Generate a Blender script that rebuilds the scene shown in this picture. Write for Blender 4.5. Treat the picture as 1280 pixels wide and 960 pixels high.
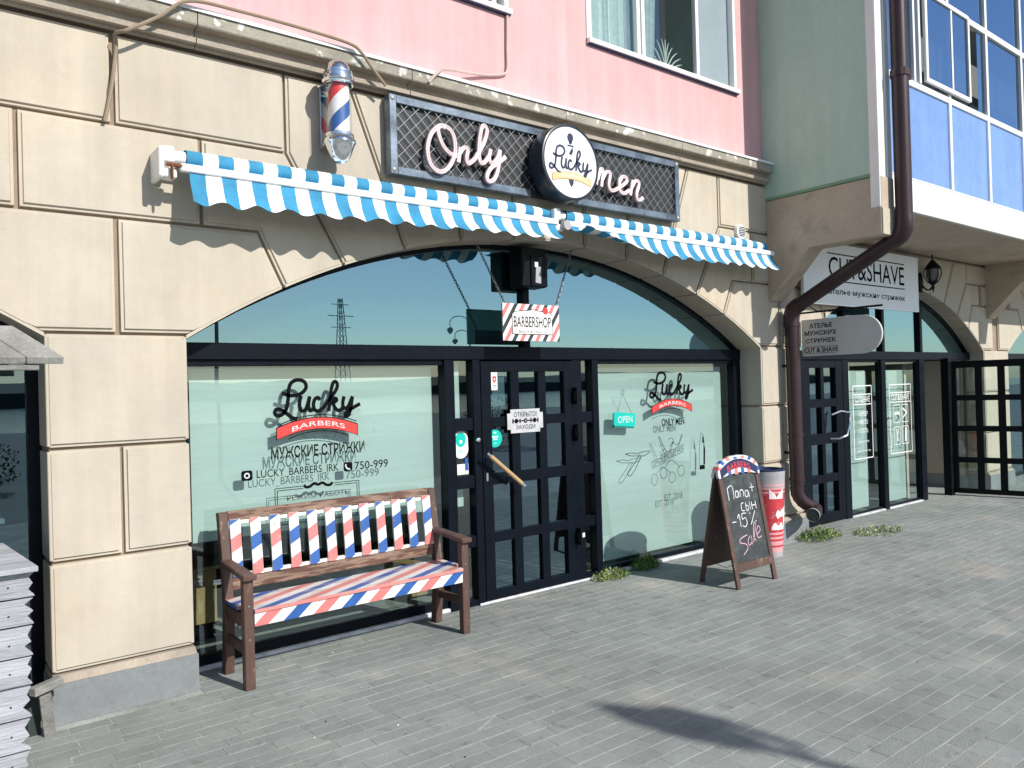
import bpy, bmesh, math, random
from math import sin, cos, pi, radians, sqrt, atan2
from mathutils import Vector, Matrix, noise
random.seed(7)
for o in list(bpy.data.objects): bpy.data.objects.remove(o)
SC = bpy.context.scene
COL = SC.collection

# ------------------------------------------------------------------ camera
FPX, YAW, PITCH, ROLL, CAMH = 979.0, .668, .0064, -.0289, 1.75
cy, sy, cp, sp = cos(YAW), sin(YAW), cos(PITCH), sin(PITCH)
_d = Vector((sy*cp, cy*cp, sp)); _r = Vector((cy, -sy, 0)); _u = _r.cross(_d)
_cr, _sr = cos(ROLL), sin(ROLL)
_r2 = _cr*_r + _sr*_u; _u2 = -_sr*_r + _cr*_u
cam = bpy.data.objects.new('camera', bpy.data.cameras.new('camera')); COL.objects.link(cam)
cam.matrix_world = Matrix(((_r2.x, _u2.x, -_d.x, 0), (_r2.y, _u2.y, -_d.y, 0), (_r2.z, _u2.z, -_d.z, CAMH), (0, 0, 0, 1)))
cam.data.sensor_width = 36; cam.data.lens = FPX/1280*36; cam.data.clip_end = 5000; cam.data.clip_start = .05
SC.camera = cam
def P(px, py, Y):
    """measured point: where the sight line of a photo pixel meets the vertical plane y = Y"""
    v = _r2*((px-640)/FPX) - _u2*((py-480)/FPX) + _d
    t = Y/v.y
    return Vector((v.x*t, Y, CAMH+v.z*t))

# ------------------------------------------------------------------ sky, sun, exposure
SUN = Vector((.25, -1, .72)).normalized()
EL = math.asin(SUN.z); AZ = atan2(SUN.x, SUN.y)
w = bpy.data.worlds.new("World"); SC.world = w; w.use_nodes = True
nt = w.node_tree; bg = nt.nodes['Background']
sky = nt.nodes.new('ShaderNodeTexSky'); sky.sky_type = 'NISHITA'; sky.sun_disc = False
sky.sun_elevation = EL; sky.sun_rotation = AZ; sky.altitude = 400; sky.air_density = 1.0; sky.dust_density = .6; sky.ozone_density = 1.2
nt.links.new(sky.outputs[0], bg.inputs[0]); bg.inputs[1].default_value = .12
sl = bpy.data.lights.new('sun', 'SUN'); sl.energy = 4.6; sl.angle = radians(.5); sl.color = (1, .955, .88)
so = bpy.data.objects.new('sun', sl); COL.objects.link(so)
so.rotation_euler = (-SUN).to_track_quat('-Z', 'Y').to_euler()
SC.view_settings.view_transform = 'Standard'; SC.view_settings.look = 'None'
SC.view_settings.exposure = .12; SC.view_settings.gamma = 1
SC.render.engine = 'CYCLES'
SC.cycles.caustics_reflective = False; SC.cycles.caustics_refractive = False
SC.cycles.transparent_max_bounces = 16

# ------------------------------------------------------------------ materials
def rgb(h):
    return tuple(((int(h[i:i+2], 16)/255)**2.2) for i in (0, 2, 4))
def mat(name, c, rough=.7, var=.12, scale=3, bump=.1, bscale=60, metal=0, streak=0, spec=.5, coat=0, c2=None, c2scale=1.2, c2th=.55, c2w=.12, isl=0, stretch=(1, 1, 1), c3=None, c3scale=20, c3th=.66, c3w=.04, blot=0, blotscale=.35):
    m = bpy.data.materials.new(name); m.use_nodes = True
    n = m.node_tree.nodes; L = m.node_tree.links; b = n['Principled BSDF']
    b.inputs['Roughness'].default_value = rough; b.inputs['Metallic'].default_value = metal
    b.inputs['Specular IOR Level'].default_value = spec
    if coat: b.inputs['Coat Weight'].default_value = coat; b.inputs['Coat Roughness'].default_value = .12
    g = n.new('ShaderNodeNewGeometry')
    mp = n.new('ShaderNodeMapping'); L.new(g.outputs['Position'], mp.inputs[0]); mp.inputs['Scale'].default_value = stretch
    def nz(sc, det=5, vec=None):
        t = n.new('ShaderNodeTexNoise'); t.inputs['Scale'].default_value = sc; t.inputs['Detail'].default_value = det
        t.inputs['Roughness'].default_value = .6
        L.new(vec if vec else mp.outputs[0], t.inputs['Vector']); return t.outputs[0]
    def rng(x, lo, hi, f0=.3, f1=.7):
        r = n.new('ShaderNodeMapRange'); L.new(x, r.inputs[0]); r.inputs[1].default_value = f0; r.inputs[2].default_value = f1
        r.inputs[3].default_value = lo; r.inputs[4].default_value = hi; return r.outputs[0]
    def mul(col, fac):
        x = n.new('ShaderNodeVectorMath'); x.operation = 'SCALE'; L.new(col, x.inputs[0]); L.new(fac, x.inputs['Scale']); return x.outputs[0]
    base = n.new('ShaderNodeRGB'); base.outputs[0].default_value = (*c, 1); col = base.outputs[0]
    if c2:
        mx = n.new('ShaderNodeMix'); mx.data_type = 'RGBA'
        L.new(rng(nz(c2scale, 8), 0, 1, c2th, c2th+c2w), mx.inputs[0]); L.new(col, mx.inputs[6]); mx.inputs[7].default_value = (*c2, 1); col = mx.outputs[2]
    if c3:
        mx = n.new('ShaderNodeMix'); mx.data_type = 'RGBA'
        L.new(rng(nz(c3scale, 6), 0, 1, c3th, c3th+c3w), mx.inputs[0]); L.new(col, mx.inputs[6]); mx.inputs[7].default_value = (*c3, 1); col = mx.outputs[2]
    if blot: col = mul(col, rng(nz(blotscale, 9), 1-blot, 1+blot, .35, .65))
    if var: col = mul(col, rng(nz(scale), 1-var, 1+var))
    if var: col = mul(col, rng(nz(scale*14, 3), 1-var*.5, 1+var*.5))
    if streak:
        m2 = n.new('ShaderNodeMapping'); L.new(g.outputs['Position'], m2.inputs[0]); m2.inputs['Scale'].default_value = (9, 9, .5)
        col = mul(col, rng(nz(1.0, 5, m2.outputs[0]), 1-streak, 1+streak*.4))
    if isl:
        a = n.new('ShaderNodeObjectInfo'); s = n.new('ShaderNodeMath'); s.operation = 'ADD'
        L.new(g.outputs['Random Per Island'], s.inputs[0]); L.new(a.outputs['Random'], s.inputs[1])
        f = n.new('ShaderNodeMath'); f.operation = 'FRACT'; L.new(s.outputs[0], f.inputs[0])
        col = mul(col, rng(f.outputs[0], 1-isl, 1+isl, 0, 1))
    L.new(col, b.inputs['Base Color'])
    if bump:
        bm = n.new('ShaderNodeBump'); bm.inputs['Strength'].default_value = bump; bm.inputs['Distance'].default_value = .01
        L.new(nz(bscale, 4), bm.inputs['Height']); L.new(bm.outputs[0], b.inputs['Normal'])
    return m
def glassmat(name, tint, refl, reflcol, trans=1, wav=.0, rough=0.0):
    m = bpy.data.materials.new(name); m.use_nodes = True
    n = m.node_tree.nodes; L = m.node_tree.links; n.remove(n['Principled BSDF'])
    out = n['Material Output']
    t = n.new('ShaderNodeBsdfTransparent'); t.inputs[0].default_value = (*tint, 1)
    g = n.new('ShaderNodeBsdfGlossy'); g.inputs['Color'].default_value = (*reflcol, 1); g.inputs['Roughness'].default_value = rough
    fr = n.new('ShaderNodeLayerWeight'); fr.inputs[0].default_value = .5
    r = n.new('ShaderNodeMapRange'); L.new(fr.outputs['Facing'], r.inputs[0]); r.inputs[3].default_value = refl; r.inputs[4].default_value = min(1, refl*2.2+.1)
    mx = n.new('ShaderNodeMixShader'); L.new(r.outputs[0], mx.inputs[0]); L.new(t.outputs[0], mx.inputs[1]); L.new(g.outputs[0], mx.inputs[2])
    if wav:
        gg = n.new('ShaderNodeNewGeometry'); tn = n.new('ShaderNodeTexNoise'); tn.inputs['Scale'].default_value = 1.3; tn.inputs['Detail'].default_value = 1
        L.new(gg.outputs['Position'], tn.inputs['Vector']); b = n.new('ShaderNodeBump'); b.inputs['Strength'].default_value = 1; b.inputs['Distance'].default_value = wav
        L.new(tn.outputs[0], b.inputs['Height']); L.new(b.outputs[0], g.inputs['Normal'])
    L.new(mx.outputs[0], out.inputs[0]); return m
M = {}
M['stucco'] = mat('stucco', (.52, .467, .382), .85, .05, 1.1, .18, 120, streak=.09, c2=(.56, .475, .37), c2scale=1.0, c2th=.5, c2w=.2, c3=(.40, .36, .30), c3scale=14, c3th=.70, c3w=.03, blot=.06, blotscale=1.6)
M['groove'] = mat('groove', (.30, .23, .17), .9, .15, 5, .3, 90)
M['granite'] = mat('granite', (.21, .225, .235), .55, .16, 2, .1, 200, c2=(.33, .34, .34), c2scale=150, c2th=.56)
M['pink'] = mat('pink_render', (.70, .415, .42), .85, .04, .8, .25, 100, streak=.12, blot=.04, blotscale=.8, c3=(.60, .38, .37), c3scale=9, c3th=.68, c3w=.06)
M['green'] = mat('green_render', (.47, .62, .53), .85, .05, .9, .2, 100, streak=.07, blot=.05, blotscale=.8)
M['green_dark'] = mat('green_trim', (.20, .34, .22), .8, .1)
M['tan'] = mat('beam_concrete', (.50, .41, .32), .9, .12, 2.2, .35, 70, c2=(.40, .33, .26), c2scale=3, c2th=.56)
M['cornice'] = mat('cornice_concrete', (.34, .315, .26), .9, .2, 3, .5, 60, c2=(.66, .65, .61), c2scale=10, c2th=.585, c2w=.03)
M['cornice2'] = mat('cornice_fillet', (.36, .31, .25), .9, .2, 4, .4, 60)
M['flash'] = mat('white_flashing', (.82, .82, .84), .45, .05, 3, 0)
M['reflpanel'] = mat('glass_reflection_tone', (.30, .36, .40), .25, .05, 3, 0)  # opaque stand-in for glass; its grey-blue reflection is put into the colour
M['white'] = mat('white_paint', (.83, .83, .82), .4, .03, 4, 0)
M['white_metal'] = mat('white_metal', (.80, .82, .85), .35, .05, 4, 0)
M['frame'] = mat('dark_frame', (.004, .0065, .012), .38, .25, 6, .03, 80, spec=.12)
M['frame_lit'] = mat('dark_panel', (.02, .03, .045), .38, .2, 6, 0)
M['black'] = mat('black_gate_paint', (.004, .005, .007), .45, .2, 6, .05, spec=.15)
M['clear'] = glassmat('clear_glass', (.97, .98, .98), .04, (1, 1, 1))
M['glass'] = glassmat('window_glass', (.80, .90, .87), .13, (.80, .95, 1), wav=.0016)
M['glass_dark'] = glassmat('dark_glass', (.35, .46, .50), .20, (.55, .80, .98), wav=.0008)
M['glass_fan'] = glassmat('fanlight_glass', (.42, .62, .64), .36, (.45, .70, .80), wav=.0006)
M['glass_blue'] = glassmat('balcony_glass', (.25, .34, .42), .40, (.44, .62, .88), wav=.0006)
M['film'] = mat('frosted_film', (.58, .665, .65), .6, .05, 1.3, .6, 3, blot=.05, blotscale=.9, stretch=(.25, 1, 2.5))
M['film_fan'] = mat('dusty_tint_film', (.05, .105, .115), .8, .08, 1.2, 0)
M['bluepanel'] = mat('blue_panel', (.20, .335, .66), .22, .12, .8, 0, streak=.08, coat=.6)
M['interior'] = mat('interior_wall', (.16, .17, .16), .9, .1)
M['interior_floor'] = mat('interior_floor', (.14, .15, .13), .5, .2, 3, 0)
M['interior_tan'] = mat('interior_wood', (.38, .26, .12), .7, .15)
M['ground'] = mat('ground', (.20, .21, .20), .95, .15, .6, .2, 40)
M['sand'] = mat('joint_sand', (.36, .37, .34), .95, .35, 3, .2, 60)
M['paver'] = mat('paver_concrete', (.262, .285, .272), .88, .13, 2.2, .5, 110, isl=.075, c2=(.32, .305, .275), c2scale=1.1, c2th=.56, c2w=.14, c3=(.17, .18, .175), c3scale=7, c3th=.60, c3w=.12, blot=.12, blotscale=.7)
M['brownwood'] = mat('brown_wood', (.090, .048, .037), .6, .25, 5, .3, 60, c2=(.17, .11, .085), c2scale=20, c2th=.60, c2w=.05, stretch=(1, 1, .35))
M['wornwood'] = mat('worn_wood', (.24, .16, .115), .75, .3, 12, .6, 60, c2=(.12, .055, .04), c2scale=16, c2th=.47, c2w=.06, stretch=(.35, 1, 3))
M['pwhite'] = mat('paint_white', (.82, .80, .79), .5, .06, 7, .2, 60)
M['slwhite'] = mat('slat_white', (.80, .77, .76), .55, .06, 7, .3, 60, c3=(.38, .30, .26), c3scale=26, c3th=.66, c3w=.03, streak=.08)
M['pblue'] = mat('paint_blue', (.025, .105, .36), .5, .14, 9, .2, 60, c3=(.16, .17, .26), c3scale=30, c3th=.64, c3w=.04)
M['pred'] = mat('paint_coral', (.72, .19, .18), .5, .12, 9, .2, 60, c3=(.60, .36, .32), c3scale=30, c3th=.64, c3w=.04)
M['swhite'] = mat('seat_white', (.70, .68, .67), .55, .12, 9, .2, 60, c2=(.45, .36, .32), c2scale=11, c2th=.53, c2w=.16, stretch=(.25, 1, 1))
M['sblue'] = mat('seat_blue', (.05, .12, .36), .55, .15, 9, .2, 60, c2=(.35, .33, .38), c2scale=10, c2th=.53, c2w=.18, stretch=(.25, 1, 1))
M['sred'] = mat('seat_coral', (.62, .23, .21), .55, .12, 9, .2, 60, c2=(.50, .36, .32), c2scale=10, c2th=.53, c2w=.18, stretch=(.25, 1, 1))
M['tex_blue'] = mat('awning_blue', (.035, .25, .44), .8, .12, 5, .3, 200, blot=.12, blotscale=2.5)
M['tex_white'] = mat('awning_white', (.82, .83, .84), .75, .05, 6, .1, 300, c2=(.62, .58, .50), c2scale=5, c2th=.60, c2w=.1, blot=.06, blotscale=2.5)
M['steel'] = mat('bare_steel', (.17, .21, .26), .42, .35, 5, .1, 50, metal=.55, c2=(.06, .08, .11), c2scale=4, c2th=.5, c2w=.2)
M['chrome'] = mat('chrome', (.80, .82, .84), .12, 0, 1, 0, metal=1)
M['wire'] = mat('wire', (.30, .31, .31), .45, .1, 4, 0, metal=.5)
M['signblack'] = mat('sign_black', (.022, .024, .03), .6, .2)
M['neon'] = mat('neon_tube', (.80, .66, .66), .3, .1, 20, 0, coat=.5)
M['neon2'] = mat('neon_rim', (.42, .30, .32), .4, .1, 20, 0)
M['drum'] = mat('drum_navy', (.012, .02, .035), .35, .2, 4, 0, coat=.3)
M['signwhite'] = mat('sign_face_white', (.88, .88, .88), .35, .015, 3, 0)
M['ink'] = mat('ink_black', (.004, .005, .007), .85, 0, 1, 0, spec=.1)
M['inknavy'] = mat('ink_navy', (.02, .025, .07), .5, 0, 1, 0)
M['inkgrey'] = mat('ink_grey', (.055, .065, .065), .85, 0, 1, 0, spec=.1)
M['inkred'] = mat('ink_red', (.72, .05, .045), .45, .05, 6, 0)
M['gold'] = mat('banner_cream', (.82, .58, .30), .5, .1, 10, 0)
M['golddark'] = mat('banner_edge', (.40, .22, .08), .5, .1, 10, 0)
M['teal'] = mat('teal_sticker', (.0, .50, .42), .4, .03, 6, 0)
M['tealdark'] = mat('teal_dark', (.01, .16, .15), .5, .1, 6, 0)
M['brass'] = mat('brass_grip', (.62, .42, .22), .35, .1, 20, 0, metal=.3)
M['pipe'] = mat('brown_gutter_metal', (.035, .017, .02), .40, .25, 4, .05, 60, spec=.4)
M['cssign'] = mat('pale_sign', (.84, .87, .90), .45, .04, 2, 0)
M['blade'] = mat('grey_sign', (.56, .565, .57), .45, .04, 2, 0)
M['board'] = mat('chalkboard', (.035, .042, .045), .75, .35, 9, .1, 60, c2=(.13, .14, .14), c2scale=8, c2th=.50, c2w=.35)
M['chalk'] = mat('chalk', (.66, .67, .68), .9, .3, 40, 0)
M['chalkpink'] = mat('chalk_pink', (.60, .38, .44), .9, .1, 60, 0)
M['bannavy'] = mat('banner_navy', (.012, .02, .08), .5, .1, 10, 0)
M['binred'] = mat('bin_red', (.55, .045, .06), .4, .12, 8, 0, c3=(.62, .30, .30), c3scale=18, c3th=.58, c3w=.1)
M['plate'] = mat('silver_plate', (.52, .52, .54), .4, .12, 10, 0)
M['bingrey'] = mat('bin_grey', (.40, .38, .40), .4, .15, 8, 0)
M['binpink'] = mat('bin_pale_red', (.72, .36, .38), .4, .1, 8, 0)
M['rust'] = mat('rust', (.20, .07, .03), .8, .3, 30, .1)
M['chain'] = mat('chain_steel', (.16, .16, .15), .45, .3, 30, 0, metal=.6)
M['greywood'] = mat('weathered_wood', (.41, .42, .455), .9, .25, 5, .9, 30, isl=.08, c2=(.32, .32, .32), c2scale=7, c2th=.56, c2w=.2, stretch=(.25, 1, 3.5))
M['greywood2'] = mat('weathered_shingle', (.27, .265, .25), .9, .3, 6, .9, 25, isl=.10, stretch=(1, .3, 1))
M['cable'] = mat('cable_tan', (.30, .23, .16), .7, .1, 8, 0)
M['cablepink'] = mat('conduit_pink', (.55, .42, .38), .6, .1, 8, 0)
M['leaf'] = mat('weed_leaf', (.10, .20, .035), .6, .3, 18, 0, isl=.4)
M['bush'] = mat('bush_leaf', (.055, .10, .035), .6, .3, 6, 0, isl=.4)
M['leaf2'] = mat('weed_leaf_pale', (.30, .34, .10), .6, .3, 18, 0, isl=.4)
M['hill'] = mat('hill_forest', (.035, .055, .04), .9, .3, .05, 0)
M['water'] = mat('river_water', (.05, .10, .12), .12, .1, .02, .3, .5)
M['curtain'] = mat('net_curtain', (.80, .84, .82), .9, .12, 20, .2, 60)
M['lampglass'] = mat('lantern_glass', (.12, .13, .13), .2, .1, 10, 0)
M['dirt'] = mat('dirt', (.17, .15, .11), .95, .3, 12, .5, 60)
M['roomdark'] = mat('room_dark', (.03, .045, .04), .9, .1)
M['mortar'] = mat('rough_mortar', (.62, .63, .66), .9, .25, 12, .8, 40)

# ------------------------------------------------------------------ helpers
def empty(name, label, cat, loc=(0, 0, 0), group=None, kind=None):
    o = bpy.data.objects.new(name, None); COL.objects.link(o); o.location = loc; o.empty_display_size = .1
    o['label'] = label; o['category'] = cat
    if group: o['group'] = group
    if kind: o['kind'] = kind
    bpy.context.view_layer.update()
    return o
def link(name, me, parent=None, label=None, cat=None, group=None, kind=None):
    o = bpy.data.objects.new(name, me); COL.objects.link(o)
    if parent:
        o.parent = parent; off = parent.location.copy(); pp = parent.parent
        while pp: off += pp.location; pp = pp.parent
        o.location = -off
    if label: o['label'] = label
    if cat: o['category'] = cat
    if group: o['group'] = group
    if kind: o['kind'] = kind
    return o
class MB:
    def __init__(s): s.v = []; s.f = []; s.m = []; s.mats = []; s.cur = 0
    def use(s, m):
        m = M[m] if isinstance(m, str) else m
        if m not in s.mats: s.mats.append(m)
        s.cur = s.mats.index(m); return s
    def add(s, vs, fs):
        k = len(s.v); s.v += [tuple(v) for v in vs]; s.f += [tuple(i+k for i in f) for f in fs]; s.m += [s.cur]*len(fs); return s
    def box(s, x0, x1, y0, y1, z0, z1):
        x0, x1 = min(x0, x1), max(x0, x1); y0, y1 = min(y0, y1), max(y0, y1); z0, z1 = min(z0, z1), max(z0, z1)
        return s.add([(x0, y0, z0), (x1, y0, z0), (x1, y1, z0), (x0, y1, z0), (x0, y0, z1), (x1, y0, z1), (x1, y1, z1), (x0, y1, z1)],
                     [(0, 3, 2, 1), (4, 5, 6, 7), (0, 1, 5, 4), (1, 2, 6, 5), (2, 3, 7, 6), (3, 0, 4, 7)])
    def prism(s, a, b, closed=True):
        """two matching rings of points"""
        n = len(a); s.add(list(a)+list(b), [(i, (i+1) % n, n+(i+1) % n, n+i) for i in range(n)])
        if closed: s.add(a, [tuple(range(n))][::1]); s.add(b, [tuple(range(n))[::-1]])
        return s
    def xz(s, poly, y0, y1):
        return s.prism([(x, y0, z) for x, z in poly], [(x, y1, z) for x, z in poly])
    def bar(s, a, b, w, h, up=(0, 0, 1)):
        a = Vector(a); b = Vector(b); d = (b-a).normalized(); u = Vector(up)
        if abs(d.dot(u)) > .98: u = Vector((0, 1, 0))
        r = d.cross(u).normalized(); u = r.cross(d)
        q = [r*w/2+u*h/2, -r*w/2+u*h/2, -r*w/2-u*h/2, r*w/2-u*h/2]
        return s.prism([a+x for x in q], [b+x for x in q])
    def tube(s, pts, r, n=8, caps=True, flat=1.0):
        pts = [Vector(p) for p in pts]; rings = []; up = None
        rr = r if isinstance(r, (list, tuple)) else [r]*len(pts)
        for i, p in enumerate(pts):
            d = (pts[min(i+1, len(pts)-1)]-pts[max(i-1, 0)])
            d = d.normalized() if d.length > 1e-9 else Vector((0, 0, 1))
            if up is None: up = Vector((0, -1, 0)) if abs(d.y) < .9 else Vector((0, 0, 1))
            a = d.cross(up)
            if a.length < 1e-4: a = d.orthogonal()
            a.normalize(); up = a.cross(d).normalized()
            rings.append([p+(a*cos(2*pi*k/n)+up*sin(2*pi*k/n)*flat)*rr[i] for k in range(n)])
        k0 = len(s.v)
        for rg in rings: s.v += [tuple(v) for v in rg]
        for i in range(len(rings)-1):
            for k in range(n):
                s.f.append((k0+i*n+k, k0+i*n+(k+1) % n, k0+(i+1)*n+(k+1) % n, k0+(i+1)*n+k)); s.m.append(s.cur)
        if caps:
            s.f.append(tuple(k0+k for k in range(n))[::-1]); s.m.append(s.cur)
            s.f.append(tuple(k0+(len(rings)-1)*n+k for k in range(n))); s.m.append(s.cur)
        return s
    def lathe(s, prof, cx, cy_, n=24, axis='z', c3=0):
        k0 = len(s.v)
        for r, h in prof:
            for k in range(n):
                a = 2*pi*k/n
                if axis == 'z': s.v.append((cx+r*cos(a), cy_+r*sin(a), h))
                else: s.v.append((cx+r*cos(a), h, c3+r*sin(a)))   # axis y
        for i in range(len(prof)-1):
            for k in range(n):
                s.f.append((k0+i*n+k, k0+i*n+(k+1) % n, k0+(i+1)*n+(k+1) % n, k0+(i+1)*n+k)); s.m.append(s.cur)
        return s
    def ribbon(s, pts, w, y, t=.002):
        """flat stroke in the xz plane with thickness"""
        P_ = [Vector((p[0], p[1])) for p in pts]; L = []; R = []
        for i, p in enumerate(P_):
            d = P_[min(i+1, len(P_)-1)]-P_[max(i-1, 0)]
            d = d.normalized() if d.length > 1e-9 else Vector((1, 0)); nn = Vector((-d.y, d.x))*w/2
            L.append(p+nn); R.append(p-nn)
        n = len(P_)
        vs = [(q.x, y, q.y) for q in L]+[(q.x, y, q.y) for q in R]+[(q.x, y+t, q.y) for q in L]+[(q.x, y+t, q.y) for q in R]
        fs = []
        for i in range(n-1):
            fs += [(n+i, n+i+1, i+1, i), (i, i+1, 2*n+i+1, 2*n+i), (3*n+i, 3*n+i+1, n+i+1, n+i)]
        fs += [(0, 2*n, 3*n, n), (n-1, 2*n-1, 4*n-1, 3*n-1)]
        return s.add(vs, fs)
    def disc(s, cx, cz, r, y, t=.002, n=24, sx=1):
        return s.xz([(cx+r*sx*cos(2*pi*k/n), cz+r*sin(2*pi*k/n)) for k in range(n)], y, y+t)
    def build(s, name, parent=None, smooth=False, bev=0, mat=None, **kw):
        me = bpy.data.meshes.new(name); me.from_pydata(s.v, [], s.f)
        for m in (s.mats or [M[mat]]): me.materials.append(m)
        if s.mats: me.polygons.foreach_set('material_index', s.m)
        bm = bmesh.new(); bm.from_mesh(me)
        bmesh.ops.remove_doubles(bm, verts=bm.verts, dist=1e-5)
        bmesh.ops.recalc_face_normals(bm, faces=bm.faces)
        if bev:
            es = [e for e in bm.edges if len(e.link_faces) == 2 and e.calc_face_angle(0) > .6]
            bmesh.ops.bevel(bm, geom=es, offset=bev, segments=1, affect='EDGES', clamp_overlap=True)
        if smooth:
            for f in bm.faces: f.smooth = True
            for e in bm.edges:
                if len(e.link_faces) == 2 and e.calc_face_angle(0) > .7: e.smooth = False
        bm.to_mesh(me); bm.free()
        return link(name, me, parent, **kw)
def B(name, mat, parent, *boxes, bev=0, **kw):
    b = MB().use(mat)
    for x in boxes: b.box(*x)
    return b.build(name, parent, bev=bev, **kw)
def spline(pts, k=8):
    out = []; p = [Vector(q) for q in pts]; n = len(p)
    for i in range(n-1):
        p0 = p[max(i-1, 0)]; p1 = p[i]; p2 = p[i+1]; p3 = p[min(i+2, n-1)]
        for j in range(k):
            t = j/k
            out.append(.5*((2*p1)+(-p0+p2)*t+(2*p0-5*p1+4*p2-p3)*t*t+(-p0+3*p1-3*p2+p3)*t**3))
    out.append(p[-1]); return out
def clip(poly, a, b, c):
    """keep a*x+b*y+c>=0"""
    out = []
    for i in range(len(poly)):
        p, q = poly[i], poly[(i+1) % len(poly)]
        dp = a*p[0]+b*p[1]+c; dq = a*q[0]+b*q[1]+c
        if dp >= 0: out.append(p)
        if (dp >= 0) != (dq >= 0):
            t = dp/(dp-dq); out.append((p[0]+(q[0]-p[0])*t, p[1]+(q[1]-p[1])*t))
    return out
def offset_var(poly, ds):
    n = len(poly); area = sum(poly[i][0]*poly[(i+1) % n][1]-poly[(i+1) % n][0]*poly[i][1] for i in range(n))
    sgn = 1 if area > 0 else -1; out = []
    for i in range(n):
        p0, p1, p2 = Vector(poly[i-1]), Vector(poly[i]), Vector(poly[(i+1) % n]); a_, b_ = ds[i-1], ds[i]
        d1 = (p1-p0).normalized(); d2 = (p2-p1).normalized()
        n1 = Vector((-d1.y, d1.x))*sgn; n2 = Vector((-d2.y, d2.x))*sgn
        cr = d1.x*d2.y-d1.y*d2.x
        if abs(cr) < .15: out.append(tuple(p1+(n1*a_+n2*b_)*.5)); continue
        q1 = p1+n1*a_; q2 = p1+n2*b_; t = ((q2.x-q1.x)*d2.y-(q2.y-q1.y)*d2.x)/cr
        out.append(tuple(q1+d1*t))
    return out
def stripes(poly, ang, width, off, cols):
    """cut a 2d polygon into slanted colour bands -> [(poly, colour)]"""
    nx, ny = cos(ang), sin(ang); ds = [p[0]*nx+p[1]*ny for p in poly]; res = []
    k = math.floor((min(ds)-off)/width)
    while off+k*width < max(ds):
        q = clip(poly, nx, ny, -(off+k*width)); 
        if len(q) > 2: q = clip(q, -nx, -ny, off+(k+1)*width)
        if len(q) > 2: res.append((q, cols[k % len(cols)]))
        k += 1
    return res
def offset_poly(poly, d):
    n = len(poly); area = sum(poly[i][0]*poly[(i+1) % n][1]-poly[(i+1) % n][0]*poly[i][1] for i in range(n))
    sgn = 1 if area > 0 else -1; out = []
    for i in range(n):
        p0, p1, p2 = Vector(poly[i-1]), Vector(poly[i]), Vector(poly[(i+1) % n])
        d1 = (p1-p0).normalized(); d2 = (p2-p1).normalized()
        n1 = Vector((-d1.y, d1.x))*sgn; n2 = Vector((-d2.y, d2.x))*sgn
        m = n1+n2; m = m/max(.35, m.dot(n1)) if m.length > 1e-6 else n1
        out.append(tuple(p1+m*d))
    return out
def text(name, s, x0, x1, z0, z1, y, mat, parent, t=.0015, plane='xz', bold=0, **kw):
    cu = bpy.data.curves.new('txt', 'FONT'); cu.body = s; cu.size = 1; cu.extrude = 0; cu.offset = bold; cu.resolution_u = 3
    o = bpy.data.objects.new('txt', cu); COL.objects.link(o); bpy.context.view_layer.update()
    me = bpy.data.meshes.new_from_object(o.evaluated_get(bpy.context.evaluated_depsgraph_get()))
    bpy.data.objects.remove(o); bpy.data.curves.remove(cu)
    xs = [v.co.x for v in me.vertices]; ys = [v.co.y for v in me.vertices]
    a, b, c, d = min(xs), max(xs), min(ys), max(ys)
    for v in me.vertices:
        u = (v.co.x-a)/(b-a); q = (v.co.y-c)/(d-c)
        if plane == 'xz': v.co = (x0+(x1-x0)*u, y, z0+(z1-z0)*q)
        else: v.co = (y, x0+(x1-x0)*u, z0+(z1-z0)*q)
    me.materials.clear(); me.materials.append(M[mat]); me.name = name
    return link(name, me, parent, **kw)

W = 4.92      # face of the stucco wall
G = 5.24      # glazing plane
# ------------------------------------------------------------------ ground, pavers
g = MB().use('ground'); g.box(-400, 400, -45, 400, -.5, -.012); g.build('ground', kind='structure')
pav = B('pavement', 'sand', None, (-3, 30, -3, 5.6, -.0115, -.0016), kind='structure')
def paver_mesh(b, x0, x1, y0, y1, z, rnd):
    e = .0028; dz = [z+rnd.uniform(-.0008, .0008) for _ in range(4)]
    o = [(x0, y0), (x1, y0), (x1, y1), (x0, y1)]; i = [(x0+e, y0+e), (x1-e, y0+e), (x1-e, y1-e), (x0+e, y1-e)]
    vs = [(p[0], p[1], -.006) for p in o]+[(p[0], p[1], dz[k]-.0022) for k, p in enumerate(o)]+[(p[0], p[1], dz[k]) for k, p in enumerate(i)]
    fs = [(8, 9, 10, 11)]
    for k in range(4):
        j = (k+1) % 4; fs += [(4+k, 4+j, 8+j, 8+k), (k, j, 4+j, 4+k)]
    b.add(vs, fs)
rnd = random.Random(3); pieces = []
for r in range(-12, 47):
    y0 = 5.215-(r+1)*.1005
    x = -2.6+rnd.choice((0, .1, .05))+rnd.uniform(-.02, .02)
    while x < 17:
        L_ = .2; pieces.append((x, x+L_-.0014, y0, y0+.0990)); x += L_
def seen(x, y):
    v = Vector((x, y, -CAMH)); z = v.dot(_d)
    if z < .3: return None
    u = v.dot(_r2)/z*FPX+640; q = -v.dot(_u2)/z*FPX+480
    return (z if -10 < u < 1290 and q < 975 else None)
vis = []; rest = []
for p in pieces:
    x, y = (p[0]+p[1])/2, (p[2]+p[3])/2
    if .64 < x < 1.42 and y > 4.86: continue
    if 7.25 < x < 8.05 and y > 4.86: continue
    z = seen(x, y)
    if z is None or y > 5.22: rest.append(p)
    else: vis.append((z, p))
vis.sort()
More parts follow.
